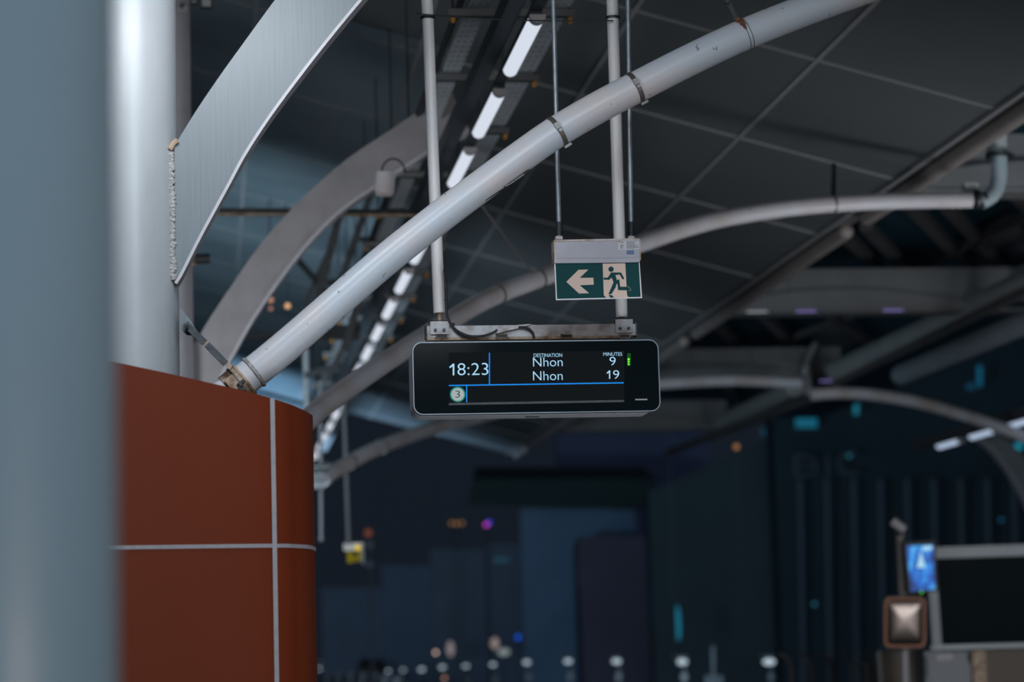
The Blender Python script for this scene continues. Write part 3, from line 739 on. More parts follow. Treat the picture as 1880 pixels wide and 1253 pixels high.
d = .002
quad(824, 707.2, 1145, 709.4, 'lineb', 'divider_line', d, -.0155)
quad(897.6, 648, 899.6, 707, 'lineb', 'divider_line', d, 0)
quad(855.8, 709, 857.8, 739, 'lineb', 'divider_line', d, 0)
def one(px, pb, h, sw, lab):
    f_ = h*.24; q = [(px, pb), (px, pb-h+f_*.95), (px-f_, pb-h+f_*1.65), (px-f_*1.25, pb-h+f_*1.2), (px+sw*.15, pb-h), (px+sw, pb-h), (px+sw, pb)]
    o = MB().prism(pl(q, YF-d), (0, .0008, 0)).build('digit_one', 'textb', disp); o['label'] = lab
one(831.2, 689.5, 21.5, 2.9, 'first clock digit 1')
text_part('clock_text', '8:23', 840.2, 689.5, 22, YF-d, 'textb', disp, 'LEFT', 56.5, 'pale blue clock digits 8:23')
text_part('heading_text', 'DESTINATION', 1006, 656, 6.6, YF-d, 'textb', disp, 'C', 52, 'small heading DESTINATION')
text_part('heading_text', 'MINUTES', 1125, 653.8, 6.4, YF-d, 'textb', disp, 'C', 34.5, 'small heading MINUTES')
text_part('destination_text', 'Nhon', 1006, 673.2, 16.4, YF-d, 'textb', disp, 'C', 54, 'upper destination line Nhon')
text_part('destination_text', 'Nhon', 1006, 698.6, 16.6, YF-d, 'textb', disp, 'C', 54, 'lower destination line Nhon')
text_part('minutes_text', '9', 1125, 671.4, 15.6, YF-d, 'textb', disp, 'C', 11, 'upper minutes value 9')
one(1118.2, 696, 15.4, 2.1, 'lower minutes digit 1')
text_part('minutes_text', '9', 1131.5, 696, 15.6, YF-d, 'textb', disp, 'C', 11, 'lower minutes digit 9')
def disc(px, py, rpx, Y, m, name, lab=None):
    c = PY(px, py, Y); r = rpx*(PY(px+1, py, Y)-c).length
    o = MB().prism([c+Vector((r*math.cos(2*PI*i/32), 0, r*math.sin(2*PI*i/32))) for i in range(32)], (0, .0006, 0)).build(name, m, disp)
    if lab: o['label'] = lab
disc(840.3, 724.6, 14.2, YF-d, 'haloe', 'platform_ring', 'teal ring around the platform number')
disc(840.3, 724.6, 11.8, YF-d-.001, 'disc', 'platform_disc', 'pale disc behind the platform number')
text_part('platform_number', '3', 840.3, 730.4, 12.6, YF-d-.002, 'inkd', disp, 'C', 8.5, 'black digit 3')
quad(1151.5, 649, 1158, 672, 'ledd', 'indicator_window', .0012, 0)
for yy in (660, 664.5, 669): disc(1154.2, yy, 1.9 if yy > 661 else 2.3, YF-.003, 'ledg', 'indicator_led')
mb = MB()
for i in range(7):
    x = 1166.5+i*3.2; mb.prism(pl([(x, 732.8-.03*i), (x+2.5, 732.8-.03*i), (x+2.5, 735.3-.03*i), (x, 735.3-.03*i)], YF-.001), (0, .0008, 0))
mb.build('maker_print', 'whiteink', disp)

# mount bar, brackets, poles
mt = thing('mounting_bar', tuple(PY(975, 624, YD+.1)), 'grey rust edged mounting bar lying on top of the display', 'bar')
YM = YD+.10
xa, xb, za, zb_ = pr(783, 1168, 597, 618, YM)
mb = MB(); mb.bar(Vector((xa, YM+.03, (za+zb_)/2)), Vector((xb, YM+.03, (za+zb_)/2)), .06, zb_-za); mb.build('bar', 'mount', mt)
for xx, nm in ((xa, 'l'), (xb, 'r')):
    MB().box((xx-.003, YM-.004, za-.004), (xx+.003, YM+.064, zb_+.004)).build('end_plate', 'dark', mt)
MB().box((xa, YM-.002, za-.012), (xb-.08, YM+.05, za)).build('lower_angle', 'rust', mt)
for px in (811, 921, 1040, 1147):
    a = PY(px, 617.5, YM-.008)
    mb = MB(); w_, h_ = .026, .020; th = .003
    for lo, hi in (((-w_, -h_/2), (w_, -h_/2+th)), ((-w_, h_/2-th), (w_, h_/2)), ((-w_, -h_/2), (-w_+th, h_/2)), ((w_-th, -h_/2), (w_, h_/2))):
        mb.box((a.x+lo[0], a.y, a.z+lo[1]), (a.x+hi[0], a.y+.06, a.z+hi[1]))
    so = mb.build('channel_end', 'rust', mt); MB().box((a.x-w_+th, a.y+.002, a.z-h_/2+th), (a.x+w_-th, a.y+.006, a.z+h_/2-th)).build('channel_shade', 'black', so)  # black plate paints the shade inside the hollow channel
for i, (px, pw, y0_, y1_, ptop, pxt) in enumerate(((807, 34, 589, 614, 571, 780), (1146, 32, 585, 611, 583, 1125))):
    b0 = thing('pole_bracket', tuple(PY(px, y1_, YM)), ('left' if i == 0 else 'right')+' square bolted bracket clamping a pole to the mounting bar', 'bracket')
    q = pr(px-pw/2, px+pw/2, y0_, y1_, YM-.012)
    MB().box((q[0], YM-.012, q[2]), (q[1], YM-.006, q[3]), .0).build('front_plate', 'mount', b0)
    MB().box((q[0], YM-.012, q[3]-.003), (q[1], YM+.07, q[3])).build('top_plate', 'mount', b0)
    MB().box((q[0], YM+.064, q[2]), (q[1], YM+.07, q[3])).build('rear_plate', 'rust', b0)
    for dx in (-.019, .019):
        MB().cyl(((q[0]+q[1])/2+dx, YM-.020, q[2]+.018), ((q[0]+q[1])/2+dx, YM-.011, q[2]+.018), .0075, 6).build('bolt', 'dark', b0)
# poles
for i, (xb_, yb_, xt, wb) in enumerate(((806.5, 575, 784, 22), (1141.5, 583, 1124, 22))):
    YP = YM+.03
    lb = 'left' if i == 0 else 'right'
    a = PY(xb_, yb_, YP); r = wb/2/F*10.6*1.0
    tp_ = PY(xt, 0, YP); d_ = tp_-a; k = (roofz(a.x)-.02-a.z)/d_.z; top = a+d_*k; top.z = roofz(top.x)+.0
    po = thing('display_pole', tuple(a), lb+' of the two white poles that carry the display', 'pole', 'poles of the display')
    MB().cyl(a, top, r, 32).build('pole_tube', 'post', po)
    MB().cyl(a-Vector((0, 0, .045)), a, r*.42, 14).build('spigot', 'rust', po)
    jy = PY(xt+1, 33, YP); MB().cyl(jy-Vector((0, 0, .006)), jy+Vector((0, 0, .006)), r*1.25, 16).build('wire_wrap', 'dark', po)
A_ = PY(781, 27, YM-.02); B_ = PY(1126, 38, YM-.02)
tag(MB().tube(spline([A_+Vector((-.03, 0, .01)), A_, A_.lerp(B_, .5)-Vector((0, 0, .012)), B_], 6), .0035, 6).build('stay_wire', 'black'), 'thin black wire strung between the two display poles near the top', 'wire')
# cable from the left pole
cb = thing('display_cable', tuple(PY(860, 620, YM-.02)), 'black looped cable hanging from the left pole into the display', 'cable')
g = lambda x, y, d=.02: PY(x, y, YM-d)
for off in (0, 3.0):
    MB().tube(spline([g(815, 495), g(819, 520+off), g(820, 550), g(821-off*.2, 578), g(828+off*.4, 596+off*.3), g(842, 609+off*.8), g(862, 617+off*.6), g(885, 617+off*.3), g(903, 612), g(913, 606)], 8), .0048, 10).build('cable_strand', 'black', cb)
MB().tube(spline([g(952, 601), g(962, 601), g(971, 604), g(978, 611), g(981, 622)], 6), .0045, 10).build('cable_tail', 'black', cb)
mb = MB()
q = [g(912, 613), g(912, 604), g(930, 600), g(950, 597), g(976, 595), g(952, 603), g(930, 608)]
mb.prism(q, (0, .012, 0)); mb.build('junction_wrap', 'mount', cb)
for yy in (515, 550, 596): 
    c = g(819 if yy < 590 else 832, yy); MB().ball(c, .008, 6).build('cable_tie', 'black', cb)

# ================================================================== EXIT SIGN
YX = 10.05
ex = thing('exit_sign', tuple(PY(1098, 551, YX)), 'green exit sign with cream arrow and running figure under a grey box', 'sign')
def c2(x, y): return (980+x/7.371, 400+y/7.371)
def pp(pts, Y): return [PY(*c2(x, y), Y) for x, y in pts]
body = [(272, 310), (1392, 285), (1437, 290), (1440, 330), (1447, 560), (1430, 592), (1385, 602), (270, 618)]
MB().prism(pp([(282, 318), (1432, 304), (1445, 560), (1428, 594), (1385, 602), (300, 615), (285, 600)], YX-.012), (0, .07, 0)).build('sign_box', 'signbox', ex)
MB().prism(pp([(272, 300), (1392, 278), (1437, 285), (1438, 300), (1395, 306), (276, 322)], YX-.016), (0, .078, 0)).build('top_cap', 'signrim', ex)
MB().prism(pp([(270, 312), (292, 312), (304, 614), (280, 610)], YX-.016), (0, .078, 0)).build('side_cap', 'signrim', ex)
MB().prism(pp([(1428, 300), (1440, 296), (1450, 560), (1438, 590)], YX-.016), (0, .078, 0)).build('side_cap', 'signrim', ex)
MB().prism(pp([(300, 548), (1440, 538), (1440, 544), (300, 554)], YX-.0135), (0, .002, 0)).build('groove', 'lampgrey', ex)
MB().prism(pp([(276, 612), (1432, 597), (1466, 1088), (300, 1116)], YX), (0, .008, 0)).build('plate_rim', 'post', ex)
MB().prism(pp([(294, 622), (1420, 604), (1446, 1072), (316, 1098)], YX-.001), (0, .001, 0)).build('green_face', 'green', ex)
Yf = YX-.002
MB().prism(pp([(440, 868), (605, 705), (738, 702), (622, 815), (806, 812), (812, 906), (622, 914), (748, 1022), (612, 1026)], Yf), (0, .001, 0)).build('arrow', 'cream', ex)
MB().prism(pp([(932, 622), (1238, 615), (1262, 1046), (1282, 1078), (985, 1084), (948, 1052)], Yf), (0, .001, 0)).build('door_symbol', 'cream', ex)
man = MB(); Ym = YX-.0032
cc = PY(*c2(1046, 697), Ym); rr = 37/7.371/F*10.1
man.prism([cc+Vector((rr*math.cos(2*PI*i/28), 0, rr*math.sin(2*PI*i/28))) for i in range(28)], (0, .001, 0))
for pg in ([(1042, 742), (1090, 745), (1112, 795), (1126, 850), (1160, 870), (1160, 886), (1090, 905), (1068, 845), (1048, 800), (1034, 770)],   # torso
           [(1048, 742), (1178, 742), (1185, 768), (1115, 775), (1060, 770)],   # shoulder
           [(1150, 745), (1182, 742), (1224, 822), (1214, 836), (1196, 828)],   # forearm right
           [(1046, 745), (1062, 800), (1022, 840), (945, 838), (945, 812), (1000, 812)],   # left arm
           [(1078, 880), (1126, 880), (1106, 945), (1050, 1036), (1010, 1034)],   # standing leg
           [(1128, 840), (1156, 835), (1170, 935), (1270, 935), (1308, 975), (1305, 984), (1142, 980)],   # rear leg
           [(1012, 1046), (1060, 1050), (1086, 1080), (1036, 1082)]):
    man.prism(pp(pg, Ym), (0, .001, 0)); Ym -= .00004
man.build('running_figure', 'green', ex)
ft = MB(); pts = spline([PY(*c2(x, y), YX-.004) for x, y in ((1262, 928), (1290, 942), (1308, 962), (1310, 984), (1280, 986))], 4)
ft.tube(pts, .0006, 5); ft.build('heel_outline', 'cream', ex)
# sticker
s1 = MB().prism(pp([(1140, 312), (1424, 308), (1428, 425), (1142, 436)], YX-.0135), (0, .001, 0)).build('rating_label', 'paper', ex)
mb = MB(); 
for (a, b, c_, d_) in [(1255, 1395, 322+i*13, 0) for i in range(8)]+[(1172, 1222, 366+i*10, 0) for i in range(6)]+[(1175, 1230, 318+i*9, 0) for i in range(3)]:
    b = b-random.uniform(0, 40); mb.prism(pp([(a, c_), (b, c_), (b, c_+4), (a, c_+4)], YX-.0142), (0, .0005, 0))
for i in range(2):
    k = 1-i*.45; mb.prism(pp([(1392-28*k, 400-i*6), (1392+28*k, 400-i*6), (1392+28*k, 403-i*6), (1392-28*k, 403-i*6)], YX-.0142), (0, .0005, 0))
for s_ in (-1, 1): mb.prism(pp([(1392, 356), (1396, 356), (1392+s_*28+2, 402), (1392+s_*28-3, 402)], YX-.0142), (0, .0005, 0))
mb.build('fine_print', 'ink', s1)
MB().prism(pp([(1145, 315), (1165, 310), (1162, 330), (1150, 330)], YX-.0144), (0, .0005, 0)).build('red_mark', 'redink', s1)
MB().prism(pp([(1256, 445), (1356, 442), (1358, 495), (1258, 497)], YX-.0138), (0, .001, 0)).build('blue_sticker', 'blueink', ex)
for px, w_ in ((345, 45), (1320, 40)):
    MB().box(tuple(PY(*c2(px-w_, 292), YX+.01)), tuple(PY(*c2(px+w_, 248), YX+.01)+Vector((0, .035, 0)))).build('gland_nut', 'signrim', ex)
for i, (px, pt, w_) in enumerate(((345, 1016, 9), (1318, 1153, 10))):
    bx, by = c2(px, 248); YR = YX+.028
    a = PY(bx, by, YR); tp_ = PY(pt, 0, YR); d_ = tp_-a; k = (roofz(a.x)-a.z)/d_.z; top = a+d_*k
    ro = thing('conduit_rod', tuple(a), ('left' if i == 0 else 'right')+' of the two thin galvanised conduits holding the exit sign', 'conduit', 'conduits of the exit sign')
    MB().cyl(a, top, .0108, 20).build('conduit', 'galv', ro)
    c0 = PY(bx, 432, YR)
    MB().cyl(c0, PY(bx, 408, YR), .0145, 18).build('black_sleeve', 'black', ro)
    if i == 1:
        mb = MB()
        for q in range(8): 
            z = c0.z+.004+q*.0065; mb.cyl((c0.x, YR, z), (c0.x, YR, z+.0022), .0165, 16)
        mb.build('sleeve_rings', 'black', ro)

# far hanging sign with yellow light
t = thing('hanging_sign', tuple(P(652, 1032, 30)), 'small blurred sign with yellow light hanging on a thin rod beside the orange enclosure', 'sign')
g = lambda x, y: P(x, y, 30)
MB().cyl(g(640, 1000), g(628, 650), .026, 10).build('rod', 'rafter', t)
MB().box(tuple(g(631, 1012)), tuple(g(668, 997)+Vector((0, .1, 0)))).build('sign_case', 'signrim', t)
M['yel'] = emit('yellow lit pictogram', (.17, .14, .006), 1); M['yel2'] = emit('yellow lamp', (.75, .52, .03), 1)
for i, (x0_, x1_, ya, yb) in enumerate(((638, 647, 1013, 1034), (650, 656, 1020, 1032), (658, 663, 1014, 1030))):
    MB().box(tuple(g(x0_, yb)), tuple(g(x1_, ya)+Vector((0, .03, 0)))).build('lit_symbol', 'yel', t)
MB().ball(g(657, 1007), .035, 8).build('yellow_lamp', 'yel2', t)
MB().box(tuple(g(664, 1036)), tuple(g(668, 1000)+Vector((0, .05, 0)))).build('side_edge', 'beam', t)
t = thing('signal_post', tuple(P(679, 1040, 75)), 'dim dark signal mast with a faint red lamp beside the small yellow sign', 'signal')
q = P(681, 1045, 75); MB().cyl((q.x, q.y, 0), (q.x, q.y, P(679, 975, 75).z), .05, 10).build('mast', 'black', t)
M['redl'] = emit('dim red signal', (.16, .05, .03), 1); MB().ball(P(676, 979, 74.6), .11, 8).build('signal_lamp', 'redl', t)
for yy in (1000, 1036): MB().ball(P(679, yy, 74.7), .12, 8).build('signal_head', 'rafter', t)
t = thing('hanging_rod', tuple(P(590, 995, 26)), 'thin dim rod with a ball end hanging beside the orange enclosure edge', 'rod')
MB().cyl(P(590, 990, 26), P(588, 700, 26), .018, 8).build('rod_body', 'rafter', t); MB().ball(P(590, 990, 26), .03, 8).build('ball_end', 'rafter', t)
t = thing('station_column', tuple(P(564, 800, 27)), 'thin pale far post seen just above the orange enclosure corner', 'post')
MB().cyl(P(565, 900, 27), P(561, 600, 27), .035, 16).build('post_shaft', 'beam', t)
# dark trussing under the far left roof
t = thing('roof_truss', tuple(P(600, 620, 22)), 'dark truss of crossing bars under the far left roof, left of the tube lights', 'truss')
for i, (a, b, wd) in enumerate((((640, 330), (560, 640), .07), ((690, 330), (598, 600), .06), ((725, 340), (632, 640), .07), ((540, 470), (620, 560), .05), ((560, 606), (662, 603), .07), ((440, 618), (660, 618), .06),
                                ((600, 520), (700, 506), .05), ((560, 560), (600, 470), .05), ((630, 640), (600, 700), .06), ((560, 690), (622, 672), .06), ((660, 440), (735, 440), .05))):
    z = 21+i*.3
    MB().bar(P(*a, z), P(*b, z), wd, .06, Vector((0, 1, 0))).build('truss_bar', 'dark', t)
def bokeh(px, py, depth, rpx, col, s, label, name='distant_light', sc=(1, 1, 1), cat='light', group='distant city lights'):
    m = emit(name+' glow', col, s); c = P(px, py, depth); r = rpx*depth/F
    t = thing(name, tuple(c), label, cat, group)
    MB().ball(c, r, 8, sc).build('glow', m, t)
    if depth < 50: MB().cyl(c+Vector((0, 0, r*.9)), (c.x, c.y, roofz(c.x)), .008, 6).build('hanger', 'black', t)
    else: MB().cyl((c.x, c.y+r*.6, STR), (c.x, c.y+r*.6, c.z), .015, 6).build('post', 'black', t)
    return t
STR = -9.0
bokeh(497, 551, 26, 5, (.9, .45, .3), .55, 'pinkish light spot behind the dull rib, upper of a pair')
bokeh(528, 562, 26, 5, (1, .55, .28), .9, 'brightest orange light spot beside the dull rib')
bokeh(497, 567, 26, 3.5, (.9, .40, .3), .5, 'small pink light spot behind the dull rib, lower of a pair')

# ================================================================== CITY BEHIND
STR = -9.0
def building(name, x0, x1, ytop, depth, col, label, thick=12, top2=None, rough=.8):
    """box standing on the street: front face spans px x0..x1, its roof at py ytop"""
    m = mat(name+' wall', col, rough, 0, .12, .3, spec=.15)
    a = P(x0, ytop, depth); b = P(x1, ytop if top2 is None else top2, depth)
    t = thing(name, ((a.x+b.x)/2, a.y, STR), label, 'building', 'buildings beyond the station')
    d = Vector((fw.x, fw.y, 0)).normalized()*thick
    MB().prism([Vector((a.x, a.y, STR)), Vector((b.x, b.y, STR)), b, a], d).build('walls', m, t)
    return t, m
def pane(t, x0, x1, y0_, y1_, depth, m, name='window'):
    a = P(x0, y1_, depth-.15); b = P(x1, y1_, depth-.15); c_ = P(x1, y0_, depth-.15); d_ = P(x0, y0_, depth-.15)
    return MB().prism([a, b, c_, d_], fw*.12).build(name, m, t)
gl = lambda n, c, s=1: emit(n, c, s)
# the city is lit by its own dim glow
area('street_glow', (12, 62, -4), (22, 160, 8), (50, 6), 1500, (.66, .82, 1.0))
tB, mB = building('blue_building', 955, 1165, 935, 150, (.40, .62, .85), 'pale blue grey building low behind the display, under a dark slab roof')
MB().prism([P(860, 928, 149), P(1200, 938, 149), P(1205, 880, 149), P(868, 880, 149)], fw*14).build('slab_roof', mat('dark slab', (.08, .13, .12), .8), tB)
pane(tB, 985, 1170, 1138, 1240, 150, mat('dark base', (.10, .15, .17), .8), 'dark_base')
tP, mP = building('purple_building', 1062, 1186, 985, 130, (.22, .20, .27), 'dark purplish building with small windows in front of the blue grey one')
for i, (x0_, x1_, ya, yb) in enumerate(((1080, 1112, 1026, 1070), (1136, 1172, 1045, 1085), (1080, 1112, 1120, 1140), (1078, 1190, 1160, 1172))):
    pane(tP, x0_, x1_, ya, yb, 130, mat('dark pane', (.02, .035, .035), .5), 'window')
pane(tP, 1060, 1066, 990, 1080, 130, mat('corner stone', (.16, .18, .19), .8), 'corner_pilaster')
tT, mT = building('glass_tower', 1190, 1422, 905, 118, (.085, .125, .135), 'dark wide office block behind the street lamps, right of the purplish building', 3, 800)
tO, mO = building('slatted_tower', 1412, 2010, 640, 116, (.050, .080, .095), 'large dark tower with vertical fins and a faint sign at the right', 3, 560)
fin = mat('tower fin', (.12, .16, .19), .7)
for i in range(12):
    x = 1467+i*49; a = P(x, 880, 111.7); b = P(x+8, 1300, 111.7)
    MB().bar(a, b, .18, .3, Vector((0, 1, 0))).build('fin', fin, tO)
for i, (x0_, x1_, ya, yb, c_) in enumerate(((1461, 1500, 768, 786, (.012, .16, .26)), (1568, 1576, 738, 762, (.02, .22, .32)), (1398, 1404, 788, 800, (.01, .08, .13)), (1795, 1803, 672, 710, (.01, .12, .22)), (1775, 1790, 705, 716, (.01, .06, .12)))):
    pane(tO, x0_, x1_, ya, yb, 111.5, gl('cyan window', tuple(q*.6 for q in c_)), 'lit_window')
tc_ = mat('faint sign letters', (.10, .13, .15), .7)
# faint roof letters, built as bars
sg = [((1458, 838), (1458, 874)), ((1458, 838), (1490, 840)), ((1458, 855), (1490, 856)), ((1458, 873), (1490, 872)), ((1494, 843), (1495, 870)), ((1517, 836), (1518, 874)), ((1540, 838), (1572, 832)), ((1537, 842), (1540, 866)), ((1543, 870), (1575, 868))]
mb = MB()
for a, b in sg: mb.bar(P(*a, 111.4), P(*b, 111.4), .14, .3, Vector((0, 1, 0)))
mb.build('sign_letters', tc_, tO)
for (x0_, x1_, ya, nm, lb, c_) in ((590, 700, 1080, 'low_block', 'dark low block left behind the yellow sign', (.42, .52, .66)), (700, 790, 1040, 'low_block', 'dark block with faint pale stripes left of centre', (.40, .52, .66)),
                                   (790, 891, 1010, 'low_block', 'slim dark block left of the blue grey building', (.42, .52, .62)), (893, 960, 1000, 'low_block', 'dark block with a pale cyan window beside the blue grey building', (.46, .56, .68))):
    tL, mL = building(nm, x0_, x1_, ya, 165, c_, lb)
    if x0_ >= 700:
        for q in range(3): pane(tL, x0_+20+q*24, x0_+26+q*24, ya+60, 1180, 165, mat('pale stripe', (.8, .9, .95), .8), 'wall_stripe')
    if x0_ == 893:
        for q in range(3): pane(tL, 908+q*9, 914+q*9, 1026, 1060 if q != 1 else 1046, 165, gl('cyan sign', (.018, .085, .115)), 'lit_window')
# far tower block behind the roof opening
tF, mF = building('far_tower', 1020, 1300, 700, 220, (.50, .55, .80), 'far dim tower with scattered window lights right under the lowest beam')
for (x, y, c_, s_) in ((1093, 806, (.16, .10, .12), .5), (1133, 813, (.08, .09, .11), 1), (1170, 803, (.16, .07, .07), .5), (1136, 830, (.05, .06, .07), 1), (1137, 853, (.04, .06, .07), 1), (1068, 855, (.12, .07, .02), .5), (1070, 805, (.05, .06, .07), 1), (1098, 830, (.03, .035, .05), 1), (1210, 820, (.03, .04, .05), 1)):
    pane(tF, x-4, x+4, y-6, y+6, 220, gl('dim window', tuple(v*s_ for v in c_)), 'lit_window')
# coloured lights
bokeh(893, 964, 120, 3.5, (.85, .08, .75), 1.0, 'magenta light dot with blue fringe, left of the blue grey building')
bokeh(898, 960, 120.6, 3.5, (.06, .08, 1.0), .9, 'deep blue fringe dot touching the magenta light')
for i, x in enumerate((829, 838, 848)): bokeh(x, 961+(i == 1), 120, 3, (.55, .28, .10), .6, ['left', 'middle', 'right'][i]+' of three merged orange lights left of the magenta dot')
bokeh(951, 1171, 120, 4, (.01, .12, .85), 1.0, 'bright blue light dot above the street lamps')
bokeh(1245, 1145, 100, 4.4, (.012, .15, .24), .9, 'tall blurred cyan light strip above a street lamp', 'neon_strip', (1.1, 1, 7.5), 'light')
bokeh(1352, 821, 60, 5, (.55, .25, .10), .6, 'orange light dot right of the display under the open roof')
bokeh(1226, 734, 60, 4, (.55, .25, .10), .6, 'orange light dot at the display corner')
bokeh(1870, 820, 100, 5, (.01, .28, .40), .8, 'cyan light patch at the right edge below the small tube lights', sc=(1.6, 1, 1.2))
bokeh(1559, 838, 100, 3.5, (.02, .16, .22), .8, 'dim teal dot at the faint tower sign')
bokeh(1495, 1110, 100, 3.5, (.02, .15, .20), .9, 'dim teal dot on the dark tower left of the mirror')
bokeh(1838, 955, 100, 3, (.01, .12, .22), .9, 'dim blue dot on the tower above the railing')
bokeh(1782, 1127, 100, 3, (.01, .04, .45), .9, 'tiny deep blue dot seen through the booth glass')
bokeh(800, 1199, 110, 3, (1, .75, .62), 1.2, 'pale orange round light above the street lamps')
bokeh(816, 1246, 110, 3, (.8, .40, .25), .8, 'orange round light low at the bottom edge')
bokeh(827, 1192, 130, 7, (.22, .19, .20), 1.0, 'soft pale vertical light patch above the street lamps', sc=(.9, 1, 2), name='lit_doorway')
bokeh(908, 1182, 130, 6, (.28, .22, .20), 1.0, 'soft warm light patch left of the blue dot', sc=(1.2, 1, 1.7), name='lit_doorway')
bokeh(925, 1198, 130, 6, (.22, .26, .27), 1.0, 'soft grey light patch beside the warm one', sc=(1.8, 1, 1), name='lit_doorway')
for i, (x, y, s_) in enumerate(((673, 1216, .5), (696, 1217, .16), (620, 1217, .12), (588, 1218, .12), (1008, 1217, .10), (750, 1187, .06))):
    bokeh(x, y, 190, 3, (.55, .62, .66), s_, 'small pale round light in the far left lamp cluster, '+['brightest', 'right of the brightest', 'dim over the bottom row', 'at the enclosure edge', 'dim one among the larger lamps', 'faint upper one'][i])

# street lamps
M['sl'] = emit('street lamp glow', (.42, .52, .60), 1.15)
lampx = [(1412, 1216), (1252, 1216), (1132, 1215), (1043, 1215), (967, 1217), (905, 1221), (855, 1224), (812, 1226), (774, 1230), (740, 1231), (713, 1233), (686, 1234), (626, 1230), (611, 1231), (597, 1230), (586, 1229)]
def lamp(px, py, i):
    Z = min(60*1112/(px-300), 230); k = Z/F
    t = thing('street_lamp', tuple(P(px, py+60, Z)), 'lit street lamp along the road, '+(ords+['x'])[i]+' from the right' if i else 'largest lit street lamp, rightmost of the long row', 'lamp', 'street lamps along the road')
    rx = 1.25*(15 if i == 0 else 13.5 if i == 1 else 11 if i == 2 else 9.5 if i == 3 else 8.5 if i == 4 else 7 if i < 9 else 5)*.62
    c = P(px, py, Z)
    MB().ball(c, rx*k, 8, (1.0, .7, .50)).build('lamp_glass', 'sl', t)
    h = P(px-rx*.2, py-rx*.9, Z+.2)
    MB().ball(h, rx*k*1.25, 8, (1.25, .8, .28)).build('lamp_head', 'beam', t)
    MB().cyl(P(px+4, py+4, Z+.3), Vector((P(px+4, py+4, Z+.3).x, P(px+4, py+4, Z+.3).y, STR)), 2.6*k, 10).build('lamp_post', 'beam', t)
    if i < 8: MB().cyl(P(px+4, py+22, Z+.3), P(px+4, py+34, Z+.3), 6*k, 10).build('post_collar', 'pipe', t)
for i, (x, y) in enumerate(lampx): lamp(x, y, i)
# plain post between lamps
t = thing('street_post', tuple(P(1311, 1290, 60)), 'thin pale post standing between two street lamps at the bottom', 'post')
MB().cyl(P(1309, 1187, 60), P(1311, 1300, 60), .045, 10).build('post', 'pipe', t)
MB().box(tuple(P(1296, 1260, 60)), tuple(P(1328, 1241, 60)+Vector((0, .3, 0)))).build('base_box', 'pipe', t)
# viaduct parapet curving away
t = thing('viaduct_parapet', tuple(P(640, 1260, 90)), 'curved grey parapet of the track curving away at the bottom', 'parapet')
ed = [P(x, y, z) for x, y, z in ((590, 1241, 130), (630, 1239, 118), (675, 1241, 105), (715, 1247, 92), (760, 1258, 80))]
e = spline(ed, 6)
MB().grid([[q for q in e], [q-Vector((0, 0, 1.2)) for q in e], [q-Vector((0, -1, 1.2)) for q in e], [q+Vector((0, 1, 0)) for q in e], [q for q in e]]).build('wall', 'pipe', t)
for q in range(2, 22, 3):
    MB().box(tuple(e[q]+Vector((-.15, -.1, -1.0))), tuple(e[q]+Vector((.15, 0, .1)))).build('parapet_rib', 'lampgrey', t)
q = P(640, 1700, 135); tag(MB().prism([Vector((q.x, q.y, STR)), Vector((P(700, 1241, 135).x, P(700, 1241, 135).y, STR)), P(697, 1229, 135), P(655, 1227, 135)], fw*4).build('tiled_shed', 'bwall'), 'small brown shed beyond the curving parapet', 'building')

# ================================================================== OPPOSITE PLATFORM END
ZO = 26.0
G = lambda x, y, d=0: P(x, y, ZO+d)
t = thing('platform_railing', tuple(G(1800, 1190)), 'grey aluminium window frame of the opposite platform booth, at the right edge', 'frame')
def gbar(a, b, wd, m, nm, t, dp=.08, d=0): return MB().bar(G(*a, d), G(*b, d), dp, wd, Vector((0, 1, 0)).cross((G(*b)-G(*a)).normalized())).build(nm, m, t)
gbar((1715, 1016), (1960, 1008), .12, 'alu', 'top_rail', t)
gbar((1708, 1190), (1960, 1183), .05, 'alu', 'bottom_rail', t)
gbar((1711, 1070), (1719, 1190), .10, 'alu', 'side_post', t)
gl_ = mat('dark booth glass', (.004, .010, .014), .4, 0, 0, 1, spec=.02)
MB().prism([G(1718, 1025, .05), G(1960, 1015, .05), G(1960, 1185, .05), G(1722, 1190, .05)], fw*.02).build('glass_pane', gl_, t)
t = thing('booth_wall', tuple(G(1850, 1253)), 'beige parapet wall under the booth window at the bottom right', 'wall')
a = G(1784, 1196, .02); b = G(1960, 1189, .02)
MB().prism([Vector((a.x, a.y, 0)), Vector((b.x, b.y, 0)), b, a], (0, .3, 0)).build('wall_panel', 'bwall', t)
c_ = G(1808, 1195, -.01); MB().prism([Vector((a.x-.01, a.y-.04, 0)), Vector((c_.x, c_.y-.02, 0)), c_+Vector((0, -.02, 0)), a+Vector((-.01, -.04, 0))], (0, .05, 0)).build('end_pier', 'rust', t)
t = thing('equipment_cabinet', tuple(G(1740, 1253)), 'grey metal cabinet with a small white plate, left of the beige wall', 'cabinet')
a = G(1697, 1197); b = G(1781, 1196)
MB().prism([Vector((a.x, a.y, 0)), Vector((b.x, b.y, 0)), b, a], (0, .45, 0)).build('cabinet_body', 'cab', t)
a = G(1704, 1201, -.02); b = G(1776, 1200, -.02)
dr = MB().prism([Vector((a.x, a.y, .1)), Vector((b.x, b.y, .1)), b, a], (0, .015, 0)).build('door', 'cab', t)
MB().prism([G(1720, 1213, -.03), G(1749, 1211, -.03), G(1749, 1201, -.03), G(1720, 1203, -.03)], (0, .006, 0)).build('name_plate', 'lampgrey', dr)
gbar((1698, 1205), (1700, 1245), .025, 'dark', 'handle', t, .03, -.05)
gbar((1779, 1200), (1780, 1218), .015, 'dark', 'hinge', t, .03, -.05)
t = thing('low_wall', tuple(G(1650, 1253, .3)), 'low brown wall block behind the mirror post at the bottom', 'wall')
a = G(1616, 1196, .4); b = G(1700, 1194, .4)
